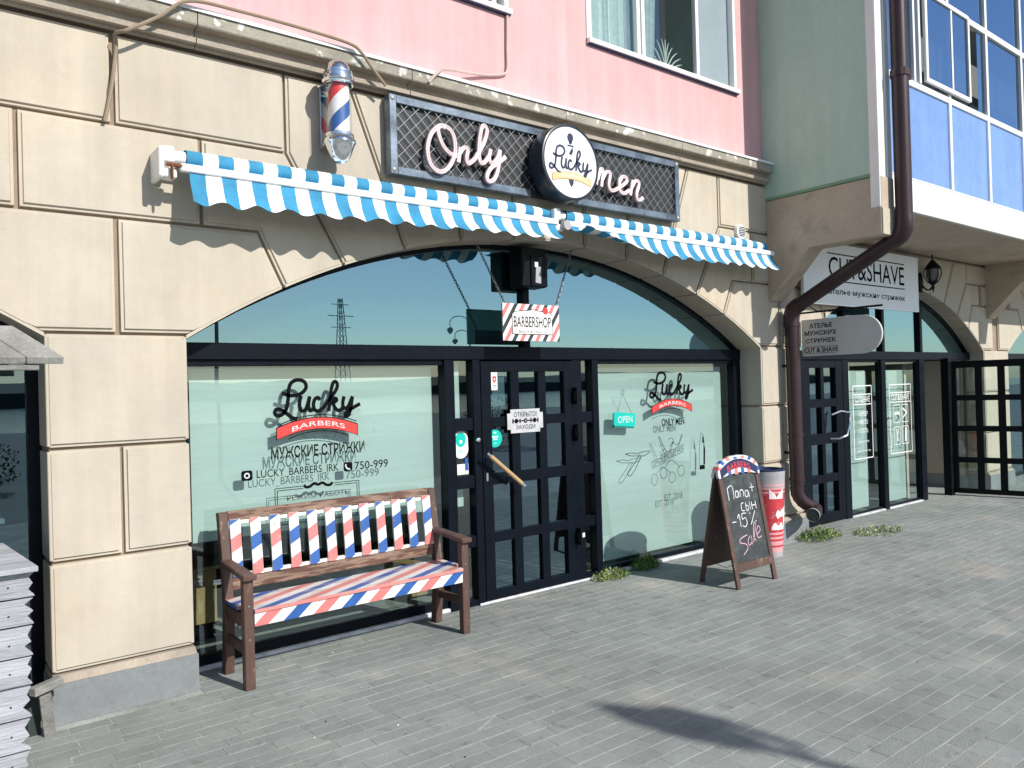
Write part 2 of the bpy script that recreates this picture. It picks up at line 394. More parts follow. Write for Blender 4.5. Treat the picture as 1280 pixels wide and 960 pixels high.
for z, p in vis[:300]:
    b = MB().use('paver'); paver_mesh(b, *p, rnd.uniform(-.001, .0012), rnd)
    me = bpy.data.meshes.new('paver'); me.from_pydata(b.v, [], b.f); me.materials.append(M['paver'])
    link('paver', me, pav)
b = MB().use('paver')
for p in [q[1] for q in vis[300:]]+rest: paver_mesh(b, *p, rnd.uniform(-.001, .0012), rnd)
me = bpy.data.meshes.new('paver_field'); me.from_pydata(b.v, [], b.f); me.materials.append(M['paver'])
link('paver_field', me, pav, kind='stuff')

# ------------------------------------------------------------------ the building
bld = empty('building', 'cream stucco arcade building with pink upper storey and glazed shopfronts under wide arches', 'building', (4, 5.2, 0))
def arc(x0, x1, x, rise=.87, sp=2.115):
    h = (x1-x0)/2; R = (h*h+rise*rise)/(2*rise); dx = x-(x0+x1)/2
    return sqrt(max(R*R-dx*dx, 0))-(R-rise)+sp
BAYS = [(-5.25, .66, 3.87), (1.38, 7.30, 3.87), (8.02, 13.10, 3.42), (14.02, 19.9, 3.42)]
XL, XR = -6.0, 20.6
# backing wall with the arch openings cut out
b = MB().use('groove'); YF = W+.036; YB = G+.16
edges = [XL]+[e for x0, x1, _ in BAYS for e in (x0, x1)]+[XR]
for i in range(0, len(edges), 2): b.box(edges[i], edges[i+1], YF, YB, 0, 2.115)
pts = [(XL, 2.115)]
for x0, x1, _ in BAYS:
    for k in range(33):
        x = x0+(x1-x0)*k/32; pts.append((x, arc(x0, x1, x)))
pts.append((XR, 2.115))
for i in range(len(pts)-1):
    (xa, za), (xb, zb) = pts[i], pts[i+1]
    if xb-xa < 1e-6: continue
    top = 4.06
    b.prism([(xa, YF, za), (xb, YF, zb), (xb, YF, top), (xa, YF, top)], [(xa, YB, za), (xb, YB, zb), (xb, YB, top), (xa, YB, top)])
wall = b.build('wall', bld)
bmn = 0
def block(poly, name='stucco_block'):
    """raised stucco panel: outer step, then the proud face"""
    n = len(poly); fl = []
    def onb(p, q):
        for xa, xb, _ in BAYS:
            if abs(p[0]-q[0]) < 1e-4 and p[1] < 2.2 and q[1] < 2.2 and (abs(p[0]-xa) < .002 or abs(p[0]-xb) < .002): return True
            if xa-.01 <= p[0] <= xb+.01 and xa-.01 <= q[0] <= xb+.01 and max(abs(arc(xa, xb, p[0])-p[1]), abs(arc(xa, xb, q[0])-q[1])) < .03: return True
        return False
    for i in range(n): fl.append(onb(poly[i], poly[(i+1) % n]))
    o_ = lambda d, e=.0: offset_var(poly, [e if f else d for f in fl])
    p0 = o_(.008); p1 = o_(.010, .001); p2 = o_(.025, .002); p3 = o_(.029, .006)
    b = MB().use('stucco'); rings = [(p0, YF+.002), (p1, W+.013), (p2, W+.013), (p3, W)]
    vs = []
    for pp, y in rings: vs += [(x, y, z) for x, z in pp]
    fs = []; mi = []
    for r in range(3):
        for i in range(n): fs.append((r*n+i, r*n+(i+1) % n, (r+1)*n+(i+1) % n, (r+1)*n+i))
    fs.append(tuple(range(3*n, 4*n)))
    b.add(vs, fs); return b.build(name, bld)
def soffit(x0, x1, xa, xb):
    n = 4; g_ = .012; b = MB().use('stucco'); t = .012
    xs = [xa+g_+(xb-xa-2*g_)*k/n for k in range(n+1)]
    a = [(x, arc(x0, x1, x)-t) for x in xs]; c = [(x, arc(x0, x1, x)+.01) for x in xs][::-1]
    b.xz(a+c, W+.004, G-.03); b.build('soffit_block', bld)
def arcpts(x0, x1, xa, xb, n=6):
    return [(xa+(xb-xa)*k/n, arc(x0, x1, xa+(xb-xa)*k/n)) for k in range(n+1)]
def mirror(poly, x0, x1): return [(x0+x1-x, z) for x, z in poly][::-1]
for bi, (x0, x1, top) in enumerate(BAYS):
    s = (x1-x0)/5.92; c = x0-.355; z1, z2, z3 = 2.135, 2.805, (3.345 if top > 3.6 else 3.12)
    a = [x0+o*s for o in (.63, 1.06, 1.55, 2.05, 2.57)]
    A = [(c, z1), (x0, z1)]+arcpts(x0, x1, x0, a[0])[1:]+[(x0+.47*s, z2), (c, z2)]
    Cc = [(c+.48, z2), (x0+.47*s, z2)]+arcpts(x0, x1, a[0], a[1])+[(x0+.67*s, z3), (c+.48, z3)]
    D = [(c, z3), (x0+.67*s, z3), (x0+.67*s, top), (c, top)]
    E_ = [(x0+.67*s, z3)]+arcpts(x0, x1, a[1], a[2])+[(x0+1.15*s, top), (x0+.67*s, top)]
    F_ = arcpts(x0, x1, a[2], a[3])+[(x0+1.95*s, top), (x0+1.15*s, top)]
    H_ = arcpts(x0, x1, a[3], a[4])+[(x0+2.57*s, top), (x0+1.95*s, top)]
    polys = [A, Cc, D, E_, F_, H_]
    for sidei, mir in ((0, False), (1, True)):
        if bi == 0 and not mir: continue
        if bi == 3 and mir: continue
        for q in polys: block(mirror(q, x0, x1) if mir else q)
        js = [x0]+a
        for u, v in zip(js, js[1:]):
            if mir: u, v = x0+x1-v, x0+x1-u
            soffit(x0, x1, u, v)
    xm = x0+x1
    block(arcpts(x0, x1, a[4], xm-a[4])+[(xm-a[4], top), (a[4], top)]); soffit(x0, x1, a[4], xm-a[4])
# piers: front blocks, reveals, plinths
for i, (pa, pb, top) in enumerate(((.66, 1.38, 3.87), (7.30, 8.02, 3.87), (13.10, 14.02, 3.42))):
    cpx = (pa+pb)/2
    block([(pa, .262), (pb, .262), (pb, .868), (pa, .868)])
    block([(pa, .868), (cpx, .868), (cpx, 1.492), (pa, 1.492)]); block([(cpx, .868), (pb, .868), (pb, 1.492), (cpx, 1.492)])
    block([(pa, 1.492), (pb, 1.492), (pb, 2.135), (pa, 2.135)])
    z3 = 3.345 if top > 3.6 else 3.12
    if i < 2 or True: block([(cpx-.48+.0, 2.805), (cpx+.48, 2.805), (cpx+.48, z3), (cpx-.48, z3)])
    for za, zb in ((.262, .868), (.868, 1.492), (1.492, 2.135)):
        for x, d in ((pa, -1), (pb, 1)):
            b = MB().use('stucco'); b.box(x-d*.01, x+d*.012, W+.006, G-.045, za+.014, zb-.014); b.build('reveal_block', bld, bev=.004)
    b = MB().use('granite'); b.prism([(pa-.022, W-.04, 0), (pb+.022, W-.04, 0), (pb+.022, G-.05, 0), (pa-.022, G-.05, 0)],
                                     [(pa-.022, W-.04, .222), (pb+.022, W-.04, .222), (pb+.022, G-.05, .222), (pa-.022, G-.05, .222)])
    b.use('cornice2'); b.prism([(pa-.016, W-.034, .2225), (pb+.016, W-.034, .2225), (pb+.016, G-.05, .2225), (pa-.016, G-.05, .2225)],
                              [(pa-.012, W-.004, .26), (pb+.012, W-.004, .26), (pb+.012, G-.05, .26), (pa-.012, G-.05, .26)])
    b.build('plinth', bld)
# cornice, flashing, pink storey
prof = [(0, 3.88), (.030, 3.88), (.030, 3.896), (.068, 3.898), (.068, 3.928), (.03, 3.935), (.03, 3.985), (.094, 3.992), (.1, 4.0), (.1, 4.085), (0, 4.085)]
b = MB().use('cornice'); n = len(prof)
CX0, CX1 = XL, 7.455
segs = [CX0+(CX1-CX0)*k/9 for k in range(10)]
for xa, xb in zip(segs, segs[1:]):
    b = MB().use('cornice')
    for k in range(n-2):
        (d0, h0), (d1, h1) = prof[k], prof[k+1]
        b.use('cornice' if k >= 7 else 'cornice2')
        b.add([(xa+.003, W-d0, h0), (xb-.003, W-d0, h0), (xb-.003, W-d1, h1), (xa+.003, W-d1, h1)], [(0, 1, 2, 3)])
    b.use('cornice'); b.add([(xa+.003, W-d, h) for d, h in prof]+[(xb-.003, W-d, h) for d, h in prof], [tuple(range(n)), tuple(range(n, 2*n))])
    b.add([(xa+.003, W-.1, 4.085), (xb-.003, W-.1, 4.085), (xb-.003, W, 4.085), (xa+.003, W, 4.085)], [(0, 1, 2, 3)])
    b.build('cornice', bld)
b = MB().use('flash'); b.prism([(CX0, W-.112, 4.092), (CX0, W-.112, 4.086), (CX0, W+.02, 4.105), (CX0, W+.02, 4.135)], [(CX1, W-.112, 4.092), (CX1, W-.112, 4.086), (CX1, W+.02, 4.105), (CX1, W+.02, 4.135)])
b.prism([(CX0, W-.116, 4.094), (CX0, W-.113, 4.072), (CX0, W-.1105, 4.072), (CX0, W-.112, 4.096)], [(CX1, W-.116, 4.094), (CX1, W-.113, 4.072), (CX1, W-.1105, 4.072), (CX1, W-.112, 4.096)])
b.build('drip_flashing', bld)
PY = W+.022
# pink wall with two window openings
WIN = [(1.35, 3.955), (4.875, 7.005)]; WZ0, WZ1, PT = 4.79, 6.35, 7.6
b = MB().use('pink'); xs = [XL, WIN[0][0], WIN[0][1], WIN[1][0], WIN[1][1], 7.456]
b.box(XL, 7.456, PY, PY+.3, 4.05, WZ0); b.box(XL, 7.456, PY, PY+.3, WZ1, PT)
for i in (0, 2, 4): b.box(xs[i], xs[i+1], PY, PY+.3, WZ0, WZ1)
b.build('wall', bld, label='flat pink rendered upper wall')
def upwin(xa, xb, panes):
    f = B('window', 'white', bld, (xa-.03, xb+.03, PY-.045, PY+.05, WZ0-.012, WZ0+.03), (xa-.03, xa+.028, PY-.012, PY+.2, WZ0, WZ1), (xb-.028, xb+.012, PY-.012, PY+.2, WZ0, WZ1), (xa, xb, PY-.01, PY+.2, WZ1-.04, WZ1), bev=.002, label='white framed upstairs window with net curtains')
    B('under_sill', 'bannavy', f, (xa-.02, xb+.02, PY-.03, PY+.01, WZ0-.022, WZ0-.0125))
    for u, v, m in panes:
        ua, ub = xa+(xb-xa)*u, xa+(xb-xa)*v
        if m == 'fixed':
            B('reflection_pane', 'reflpanel', f, (ua, ub, PY+.055, PY+.07, WZ0+.03, WZ1-.04)); continue
        B('sash', 'white', f, (ua, ua+.045, PY+.03, PY+.08, WZ0+.03, WZ1-.04), (ub-.045, ub, PY+.03, PY+.08, WZ0+.03, WZ1-.04), (ua, ub, PY+.032, PY+.078, WZ0+.03, WZ0+.07), bev=.003)
        b = MB().use('glass'); b.add([(ua+.04, PY+.055, WZ0+.06), (ub-.04, PY+.055, WZ0+.06), (ub-.04, PY+.055, WZ1-.05), (ua+.04, PY+.055, WZ1-.05)], [(0, 1, 2, 3)]); b.build('pane', f)
        # curtain
        b = MB().use('curtain'); wv = (ub-ua)*(1 if m == 'full' else .45); n_ = 60
        vs = []; 
        for k in range(n_+1):
            x = ua+.03+wv*.94*k/n_; y = PY+.16+.02*sin(k*1.1)+.008*sin(k*2.7)
            vs += [(x-(.10*(k/n_) if m != 'full' else 0), y, WZ0), (x, y, WZ1)]
        b.add(vs, [(2*k, 2*k+2, 2*k+3, 2*k+1) for k in range(n_)]); b.build('curtain', f, smooth=True)
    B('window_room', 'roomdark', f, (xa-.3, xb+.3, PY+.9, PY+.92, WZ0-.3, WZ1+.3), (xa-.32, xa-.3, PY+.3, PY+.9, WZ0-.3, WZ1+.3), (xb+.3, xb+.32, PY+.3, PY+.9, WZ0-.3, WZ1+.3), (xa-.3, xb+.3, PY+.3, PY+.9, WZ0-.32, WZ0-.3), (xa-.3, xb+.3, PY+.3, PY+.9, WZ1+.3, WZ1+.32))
    return f
f1 = upwin(*WIN[0], [(.02, .5, 'full'), (.5, .97, 'half')])
f2 = upwin(*WIN[1], [(.01, .335, 'full'), (.345, .745, 'half'), (.75, .985, 'fixed')])
# room leaf/plant behind second window
pl = empty('house_plant', 'spiky green pot plant behind the upstairs window pane', 'plant', (6.05, PY+.22, WZ0+.03))
b = MB().use('curtain')
for k in range(13):
    a = -1.2+2.4*k/12; h = .32*cos(a*.8)+.06; pts = [(6.05+sin(a)*h*t, PY+.13+.02*sin(k), WZ0+.03+h*cos(a)*(1.5*t-.6*t*t)) for t in (0, .3, .6, .85, 1)]
    b.tube(pts, [.008, .008, .007, .005, .002], 4)
b.build('foliage', pl)
b = MB().use('rust'); b.lathe([(.05, WZ0-.08), (.07, WZ0+.04), (.0, WZ0+.04)], 6.05, PY+.14, 12); b.build('pot', pl)

# ------------------------------------------------------------------ green bay and balcony
GX, GYF = 7.458, 3.72
b = MB().use('green'); b.box(GX, GX+.12, GYF, W+.35, 3.735, PT); b.build('side_wall', bld, label='pale green rendered side wall of the bay')
B('green_edge', 'green_dark', bld, (GX-.006, GX+.126, GYF, W+.2, 3.705, 3.7345))
def bracket(x):
    pr = [(W, 3.702), (GYF-.09, 3.702) if 0 else (3.66, 3.70), (3.66, 3.13), (4.42, 3.13), (W-.02, 2.62), (W+.02, 2.62)]
    b = MB().use('tan'); b.prism([(x, y, z) for y, z in pr], [(x+.26, y, z) for y, z in pr]); return b.build('support_beam', bld, bev=.008)
bracket(GX); bracket(13.22)
B('beam_end', 'stucco', bld, (GX+.006, GX+.254, 3.650, 3.659, 3.136, 3.39), bev=.002)
bal = B('balcony', 'tan', bld, (GX+.262, 13.21, 3.72, W+.02, 3.44, 3.62), (13.5, 20.6, 3.72, W+.02, 3.44, 3.62), label='glazed balcony with blue lower panels and white frames')
BY = 3.70
B('fascia', 'white', bal, (GX+.27, 20.6, BY, BY+.03, 3.50, 3.775), (GX+.262, 20.6, BY-.012, BY+.03, 3.435, 3.492), bev=.003)
B('corner_trim', 'white', bal, (GX-.008, GX+.10, BY-.035, BY+.06, 3.40, PT), (GX+.101, GX+.165, BY-.022, BY+.06, 3.405, PT), (GX+.166, GX+.26, BY-.03, BY+.06, 3.395, PT), bev=.004)
rails = [(3.765, 3.785), (4.735, 4.80), (5.76, 5.83), (6.9, 7.0)]
vx = [GX+.27, 8.10, 9.135, 10.17, 11.25, 12.33, 13.41, 14.5, 15.6, 16.7, 17.8, 18.9, 20.0]
for k, (za, zb) in enumerate(rails): B('rail', 'white', bal, (GX+.26, 20.6, BY-.006-.001*k, BY+.055, za, zb), bev=.003)
for x in vx: B('mullion', 'white', bal, (x-.028, x+.028, BY-.012, BY+.05, 3.78, PT), bev=.003)
for i in range(len(vx)-1):
    xa, xb = vx[i]+.028, vx[i+1]-.028
    B('lower_panel', 'bluepanel', bal, (xa, xb, BY+.012, BY+.02, 3.78, 4.74))
    for za, zb in ((4.80, 5.76), (5.83, 6.9)):
        if i == 2 and za < 5: za_ = za; xb2 = xa+.55; 
        xa_, xb_ = xa, xb
        if i == 2 and za < 5: xa_ = xa+.47+.33   # sash slid away: dark gap
        if i == 1 and za < 5: continue
        b = MB().use('glass_blue'); b.add([(xa_, BY+.02, za), (xb_, BY+.02, za), (xb_, BY+.02, zb), (xa_, BY+.02, zb)], [(0, 1, 2, 3)]); b.build('pane', bal)
# outer sliding sash over bay 1/2
sx0, sx1, sz0, sz1, syy = 8.50, 9.60, 4.83, 5.80, BY-.05
sa = B('sliding_sash', 'white', bal, (sx0, sx0+.045, syy, syy+.035, sz0, sz1), (sx1-.045, sx1, syy, syy+.035, sz0, sz1), (sx0+.045, sx1-.045, syy, syy+.035, sz0, sz0+.045), (sx0+.045, sx1-.045, syy, syy+.035, sz1-.045, sz1), (9.14, 9.175, syy+.01, syy+.03, sz0, sz1), bev=.003)
b = MB().use('glass_blue'); b.add([(sx0+.04, syy+.018, sz0), (sx1-.04, syy+.018, sz0), (sx1-.04, syy+.018, sz1), (sx0+.04, syy+.018, sz1)], [(0, 1, 2, 3)]); b.build('pane', bal)
b = MB().use('glass_blue'); b.add([(8.13, BY+.02, 4.8), (8.5, BY+.02, 4.8), (8.5, BY+.02, 5.76), (8.13, BY+.02, 5.76)], [(0, 1, 2, 3)]); b.build('pane', bal)
B('inner_sash', 'white_metal', bal, (8.30, 8.34, BY-.01, BY+.03, 4.80, 5.76), (8.40, 8.44, BY-.02, BY+.02, 4.80, 5.76))
B('balcony_room', 'interior', bal, (GX+.14, 20.6, W+.1, W+.12, 3.62, PT), (GX+.13, GX+.15, 3.8, W+.1, 3.62, PT), (GX+.14, 20.6, BY+.06, W+.1, 3.621, 3.64))
B('upper_wall', 'green', bld, (GX+.12, 20.6, W+.13, W+.3, 3.62, PT))
B('roof_slab', 'tan', bld, (XL, 20.6, 3.6, W+.6, PT+.001, PT+.1))

# ------------------------------------------------------------------ interiors
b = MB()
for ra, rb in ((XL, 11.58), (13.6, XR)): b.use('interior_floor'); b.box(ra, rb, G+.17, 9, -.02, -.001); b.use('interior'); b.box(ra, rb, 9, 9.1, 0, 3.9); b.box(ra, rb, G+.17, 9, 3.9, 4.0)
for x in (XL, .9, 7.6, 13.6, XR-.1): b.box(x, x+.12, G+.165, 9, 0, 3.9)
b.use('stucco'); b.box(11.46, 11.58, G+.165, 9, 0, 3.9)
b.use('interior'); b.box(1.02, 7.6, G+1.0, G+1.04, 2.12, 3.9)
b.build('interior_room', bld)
# ------------------------------------------------------------------ helpers for glazing
def quad(x0, x1, z0, z1, y, m, name, parent, **kw):
    b = MB().use(m); b.add([(x0, y, z0), (x1, y, z0), (x1, y, z1), (x0, y, z1)], [(0, 1, 2, 3)]); return b.build(name, parent, **kw)
def fanlight(x0, x1, y=G, mull=None):
    n_ = 28; xs = [x0+(x1-x0)*k/n_ for k in range(n_+1)]
    f = B('fanlight', 'frame', bld, (x0+.002, x1-.002, y-.055, y+.05, 1.998, 2.108), bev=.003, label='arched fanlight above the transom bar')
    b = MB().use('glass_fan'); vs = [(x, y, 2.10) for x in xs]+[(x, y, arc(x0, x1, x)+.0) for x in xs]
    b.add(vs, [(i, i+1, n_+2+i, n_+1+i) for i in range(n_)]); b.build('pane', f)
    b = MB().use('film_fan'); b.add([(v[0], v[1]+.035, v[2]) for v in vs], [(i, i+1, n_+2+i, n_+1+i) for i in range(n_)]); b.build('tint_film', f)
    b = MB().use('frame'); a = [(x, arc(x0, x1, x)) for x in xs]; 
    for (xa, za), (xb, zb) in zip(a, a[1:]):
        b.prism([(xa, y-.03, za-.045), (xb, y-.03, zb-.045), (xb, y-.03, zb-.004), (xa, y-.03, za-.004)], [(xa, y+.03, za-.045), (xb, y+.03, zb-.045), (xb, y+.03, zb-.004), (xa, y+.03, za-.004)])
    b.build('arch_frame', f)
    for m in (mull or []): B('mullion', 'frame', f, (m-.035, m+.035, y-.045, y+.025, 2.108, arc(x0, x1, m)-.05), bev=.003)
    return f
fanlight(1.38, 7.30, mull=[4.28])
# ---------------- left shop window
LK = [[(2.104, 1.766), (2.166, 1.749), (2.235, 1.758), (2.279, 1.799), (2.269, 1.842), (2.22, 1.857), (2.174, 1.839), (2.153, 1.793), (2.146, 1.719), (2.13, 1.654), (2.096, 1.617), (2.062, 1.614), (2.049, 1.635), (2.063, 1.657), (2.096, 1.651), (2.143, 1.617), (2.176, 1.592), (2.21, 1.586)], [(2.242, 1.746), (2.229, 1.697), (2.232, 1.655), (2.253, 1.638), (2.279, 1.658), (2.306, 1.74)], [(2.306, 1.74), (2.294, 1.676), (2.303, 1.64), (2.326, 1.645), (2.341, 1.66)], [(2.383, 1.711), (2.366, 1.729), (2.341, 1.713), (2.332, 1.67), (2.347, 1.638), (2.381, 1.637), (2.418, 1.667), (2.439, 1.695)], [(2.439, 1.695), (2.487, 1.751), (2.517, 1.799), (2.514, 1.835), (2.49, 1.835), (2.471, 1.785), (2.457, 1.699), (2.448, 1.631)], [(2.455, 1.675), (2.491, 1.719), (2.512, 1.707), (2.485, 1.681), (2.505, 1.642), (2.534, 1.631), (2.56, 1.657)], [(2.57, 1.733), (2.558, 1.682), (2.568, 1.647), (2.6, 1.658), (2.636, 1.731)], [(2.636, 1.731), (2.621, 1.645), (2.602, 1.597), (2.579, 1.587), (2.584, 1.617), (2.643, 1.649), (2.697, 1.674)]]
def lucky(x0, x1, z0, z1, y, mat, parent, wd=.022, t=.001, name='lettering'):
    b = MB().use(mat)
    for k, st in enumerate(LK):
        q = [(x0+(x-2.049)/.648*(x1-x0), z0+(z-1.586)/.271*(z1-z0)) for x, z in st]
        b.ribbon([(v.x, v.y) for v in spline(q, 6)], wd, y-k*.0001, t)
    return b.build(name, parent)
def banner(x0, x1, z0, z1, sag, y, mat, parent, edge='ink', name='banner', e=.006):
    """arched ribbon with pointed ends; z0/z1 = bottom/top at the middle"""
    n_ = 14; out = []
    def pol(g_):
        top = []; bot = []
        for k in range(n_+1):
            u = k/n_; x = x0+g_+(x1-x0-2*g_)*u; dz = -sag*(2*u-1)**2
            top.append((x, z1-g_+dz)); bot.append((x+(0), z0+g_+dz))
        h = (z1-z0)
        top = [(x0+g_-h*.02, z1-sag-h*.32)]+top[0:1]+top[1:]+[(x1-g_+h*.02, z1-sag-h*.32)]
        return top+bot[::-1]
    b = MB()
    for gg, m, yy in ((0, edge, y), (e, mat, y-.0008)):
        p = pol(gg); h2 = len(p)//2
        b.use(m); b.xz(p, yy, yy+.0007)
    return b.build(name, parent)
def arctext(s, x0, x1, zc, h, sag, y, mat, parent, name='lettering'):
    o = text(name, s, x0, x1, zc-h/2, zc+h/2, y, mat, parent)
    for v in o.data.vertices:
        u = (v.co.x-x0)/(x1-x0); v.co.z -= sag*(2*u-1)**2
    return o
sw = B('shop_window', 'frame', bld, (1.383, 1.468, G-.04, G+.04, .02, 1.998), (3.418, 3.487, G-.05, G+.045, 0, 1.998), (1.47, 3.418, G-.02, G+.04, .03, .095), (1.47, 3.418, G-.03, G+.04, 1.955, 1.997), bev=.003, label='left shop window with frosted film and black lettering')
B('mortar_sill', 'mortar', sw, (1.42, 3.44, G-.045, G+.04, -.004, .029), bev=.008)
quad(1.468, 3.418, .09, 1.96, G, 'glass', 'pane', sw)
FY = G+.095
quad(1.515, 3.385, .80, 1.945, FY, 'film', 'frosted_film', sw)
lucky(2.049, 2.697, 1.586, 1.857, G-.006, 'ink', sw, .027)
banner(2.056, 2.673, 1.505, 1.592, .062, G-.0045, 'inkred', sw)
b = MB().use('ink')
b.ribbon([(2.075+.59*k/12, 1.607-.06*(2*k/12-1)**2) for k in range(13)], .007, G-.004, .001)
b.ribbon([(2.14+.46*k/12, 1.492-.045*(2*k/12-1)**2) for k in range(13)], .006, G-.004, .001); b.build('banner_line', sw)
arctext('BARBERS', 2.17, 2.57, 1.548, .034, .035, G-.0065, 'film', sw)
text('lettering', 'МУЖСКИЕ СТРИЖКИ', 2.016, 2.724, 1.315, 1.400, G-.004, 'ink', sw, bold=.022)
text('lettering', 'LUCKY_BARBERS_IRK', 1.912, 2.512, 1.188, 1.250, G-.004, 'ink', sw, bold=.005)
text('lettering', '750-999', 2.640, 2.916, 1.190, 1.250, G-.004, 'ink', sw, bold=.005)
def rbox(b, x0, x1, z0, z1, r, y, t):
    p = []
    for cx_, cz, a0 in ((x1-r, z0+r, -pi/2), (x1-r, z1-r, 0), (x0+r, z1-r, pi/2), (x0+r, z0+r, pi)):
        for k in range(5): p.append((cx_+r*cos(a0+pi/8*k), cz+r*sin(a0+pi/8*k)))
    b.xz(p, y, y+t)
b = MB().use('ink'); rbox(b, 1.808, 1.884, 1.186, 1.254, .016, G-.004, .001); b.use('film'); b.disc(1.846, 1.22, .020, G-.0052, .001, 16); b.use('ink'); b.disc(1.846, 1.22, .011, G-.0064, .001, 12); b.build('camera_icon', sw)
b = MB().use('ink'); rbox(b, 2.552, 2.622, 1.188, 1.252, .012, G-.004, .001); b.use('film'); b.ribbon([(v.x, v.y) for v in spline([(2.571, 1.238), (2.569, 1.222), (2.583, 1.205), (2.603, 1.200)], 4)], .010, G-.0052, .001); b.build('phone_icon', sw)
b = MB().use('ink')
for x0_, z0_, x1_, z1_ in ((2.036, .86, 2.036, 1.112), (2.036, 1.112, 2.25, 1.112), (2.47, 1.112, 2.671, 1.112), (2.671, 1.112, 2.671, .86), (2.052, .86, 2.052, 1.096), (2.052, 1.096, 2.24, 1.096), (2.48, 1.096, 2.655, 1.096), (2.655, 1.096, 2.655, .86), (2.036, .86, 2.671, .86)):
    b.ribbon([(x0_, z0_), (x1_, z1_)], .005, G-.004, .001)
st = spline([(2.245, 1.118), (2.262, 1.102), (2.29, 1.104), (2.32, 1.122), (2.352, 1.112), (2.384, 1.122), (2.415, 1.104), (2.443, 1.102), (2.462, 1.118)], 5)
b.ribbon([(v.x, v.y) for v in st], .020, G-.005, .001); b.build('moustache_frame', sw)
text('lettering', 'РЕЖИМ РАБОТЫ', 2.12, 2.60, 1.02, 1.055, G-.004, 'inkgrey', sw)
text('lettering', 'ПН-ВС 10:00-21:00', 2.12, 2.60, .93, .965, G-.004, 'inkgrey', sw)
# things inside behind the clear lower glass
bx = empty('cupboard', 'tan wooden cupboard inside, left behind the clear bottom glass', 'cupboard', (1.75, 5.9, 0))
B('body', 'interior_tan', bx, (1.64, 1.82, 5.85, 6.2, .12, .50), bev=.004); B('top', 'interior_tan', bx, (1.62, 1.84, 5.83, 6.22, .503, .53), bev=.004); B('foot', 'frame', bx, (1.66, 1.80, 5.88, 6.18, 0, .118))
bx = empty('crate', 'low tan wooden crate inside behind the bench right end', 'crate', (4.0, 6.1, 0))
B('crate_wall', 'interior_tan', bx, (3.35, 4.05, 5.75, 5.77, .02, .26), (3.35, 4.05, 6.3, 6.32, .02, .26), (3.33, 3.35, 5.75, 6.32, .02, .26), (4.05, 4.07, 5.75, 6.32, .02, .26)); B('lid', 'interior_tan', bx, (3.30, 3.95, 5.72, 6.3, .27, .29), bev=.003)

# ---------------- entrance: side lights + door
def lite_column(name, xa, xb, rows, films=None, label=None):
    fr = [(xa, xa+.0, 0, 0, 0, 0)]
    f = B(name, 'frame', bld, (xa, xb, G-.042, G+.04, .0, rows[0][0]), bev=.003, label=label)
    for (z0, z1), (z2, z3) in zip(rows, rows[1:]+[(1.998, 1.998)]): B('crossbar', 'frame', f, (xa, xb, G-.040, G+.038, z1, min(z2, 1.997)), bev=.003)
    for i, (z0, z1) in enumerate(rows):
        quad(xa, xb, z0-.002, z1+.002, G, 'glass', 'pane', f)
        if films and films[i]:
            a, c, lo = films[i]; quad(xa+(xb-xa)*a, xa+(xb-xa)*c, z0 if lo is None else lo, z1, G+.08, 'film', 'frosted_film', f)
    return f
rows = [(.05, .478), (.570, .958), (1.060, 1.425), (1.525, 1.99)]
lf = lite_column('side_light', 3.515, 3.69, rows, [None, (.1, .8, .80), None, (.02, .72, None)], 'narrow side light left of the door')
rf = lite_column('side_light', 4.905, 5.035, rows, [(.0, .55, None)]*4, 'narrow side light right of the door')
for bx_ in ((3.4875, 3.5145, G-.045, G+.045, 0, 1.998), (3.691, 3.765, G-.05, G+.045, 0, 1.998), (4.79, 4.904, G-.045, G+.045, 0, 1.998), (5.036, 5.112, G-.05, G+.045, 0, 1.998)): B('door_post', 'frame', bld, bx_, bev=.003)
DX0, DX1, DZ0, DZ1, DY = 3.768, 4.787, .022, 1.985, G-.055
door = B('entrance_door', 'frame', bld, (DX0, DX0+.10, DY, DY+.055, DZ0, DZ1), (4.678, DX1, DY, DY+.055, DZ0, DZ1), bev=.003, label='dark glazed entrance door with twelve panes and slanted brass handle')
cols = [(3.868, 4.078), (4.168, 4.380), (4.468, 4.678)]
drows = [(.098, .490), (.572, .964), (1.058, 1.440), (1.522, 1.895)]
for xa, xb in ((4.078, 4.168), (4.380, 4.468)): B('stile', 'frame', door, (xa, xb, DY+.003, DY+.052, DZ0+.076, 1.896), bev=.003)
for za, zb in ((DZ0, .098), (.490, .572), (.964, 1.058), (1.440, 1.522), (1.895, DZ1)): B('rail', 'frame', door, (DX0+.1, 4.678, DY+.001, DY+.054, za, zb), bev=.003)
for ci, (xa, xb) in enumerate(cols):
    for ri, (za, zb) in enumerate(drows):
        quad(xa, xb, za, zb, DY+.03, 'glass_dark', 'pane', door)
quad(3.87, 4.055, 1.61, 1.90, DY+.06, 'film', 'frosted_film', door)
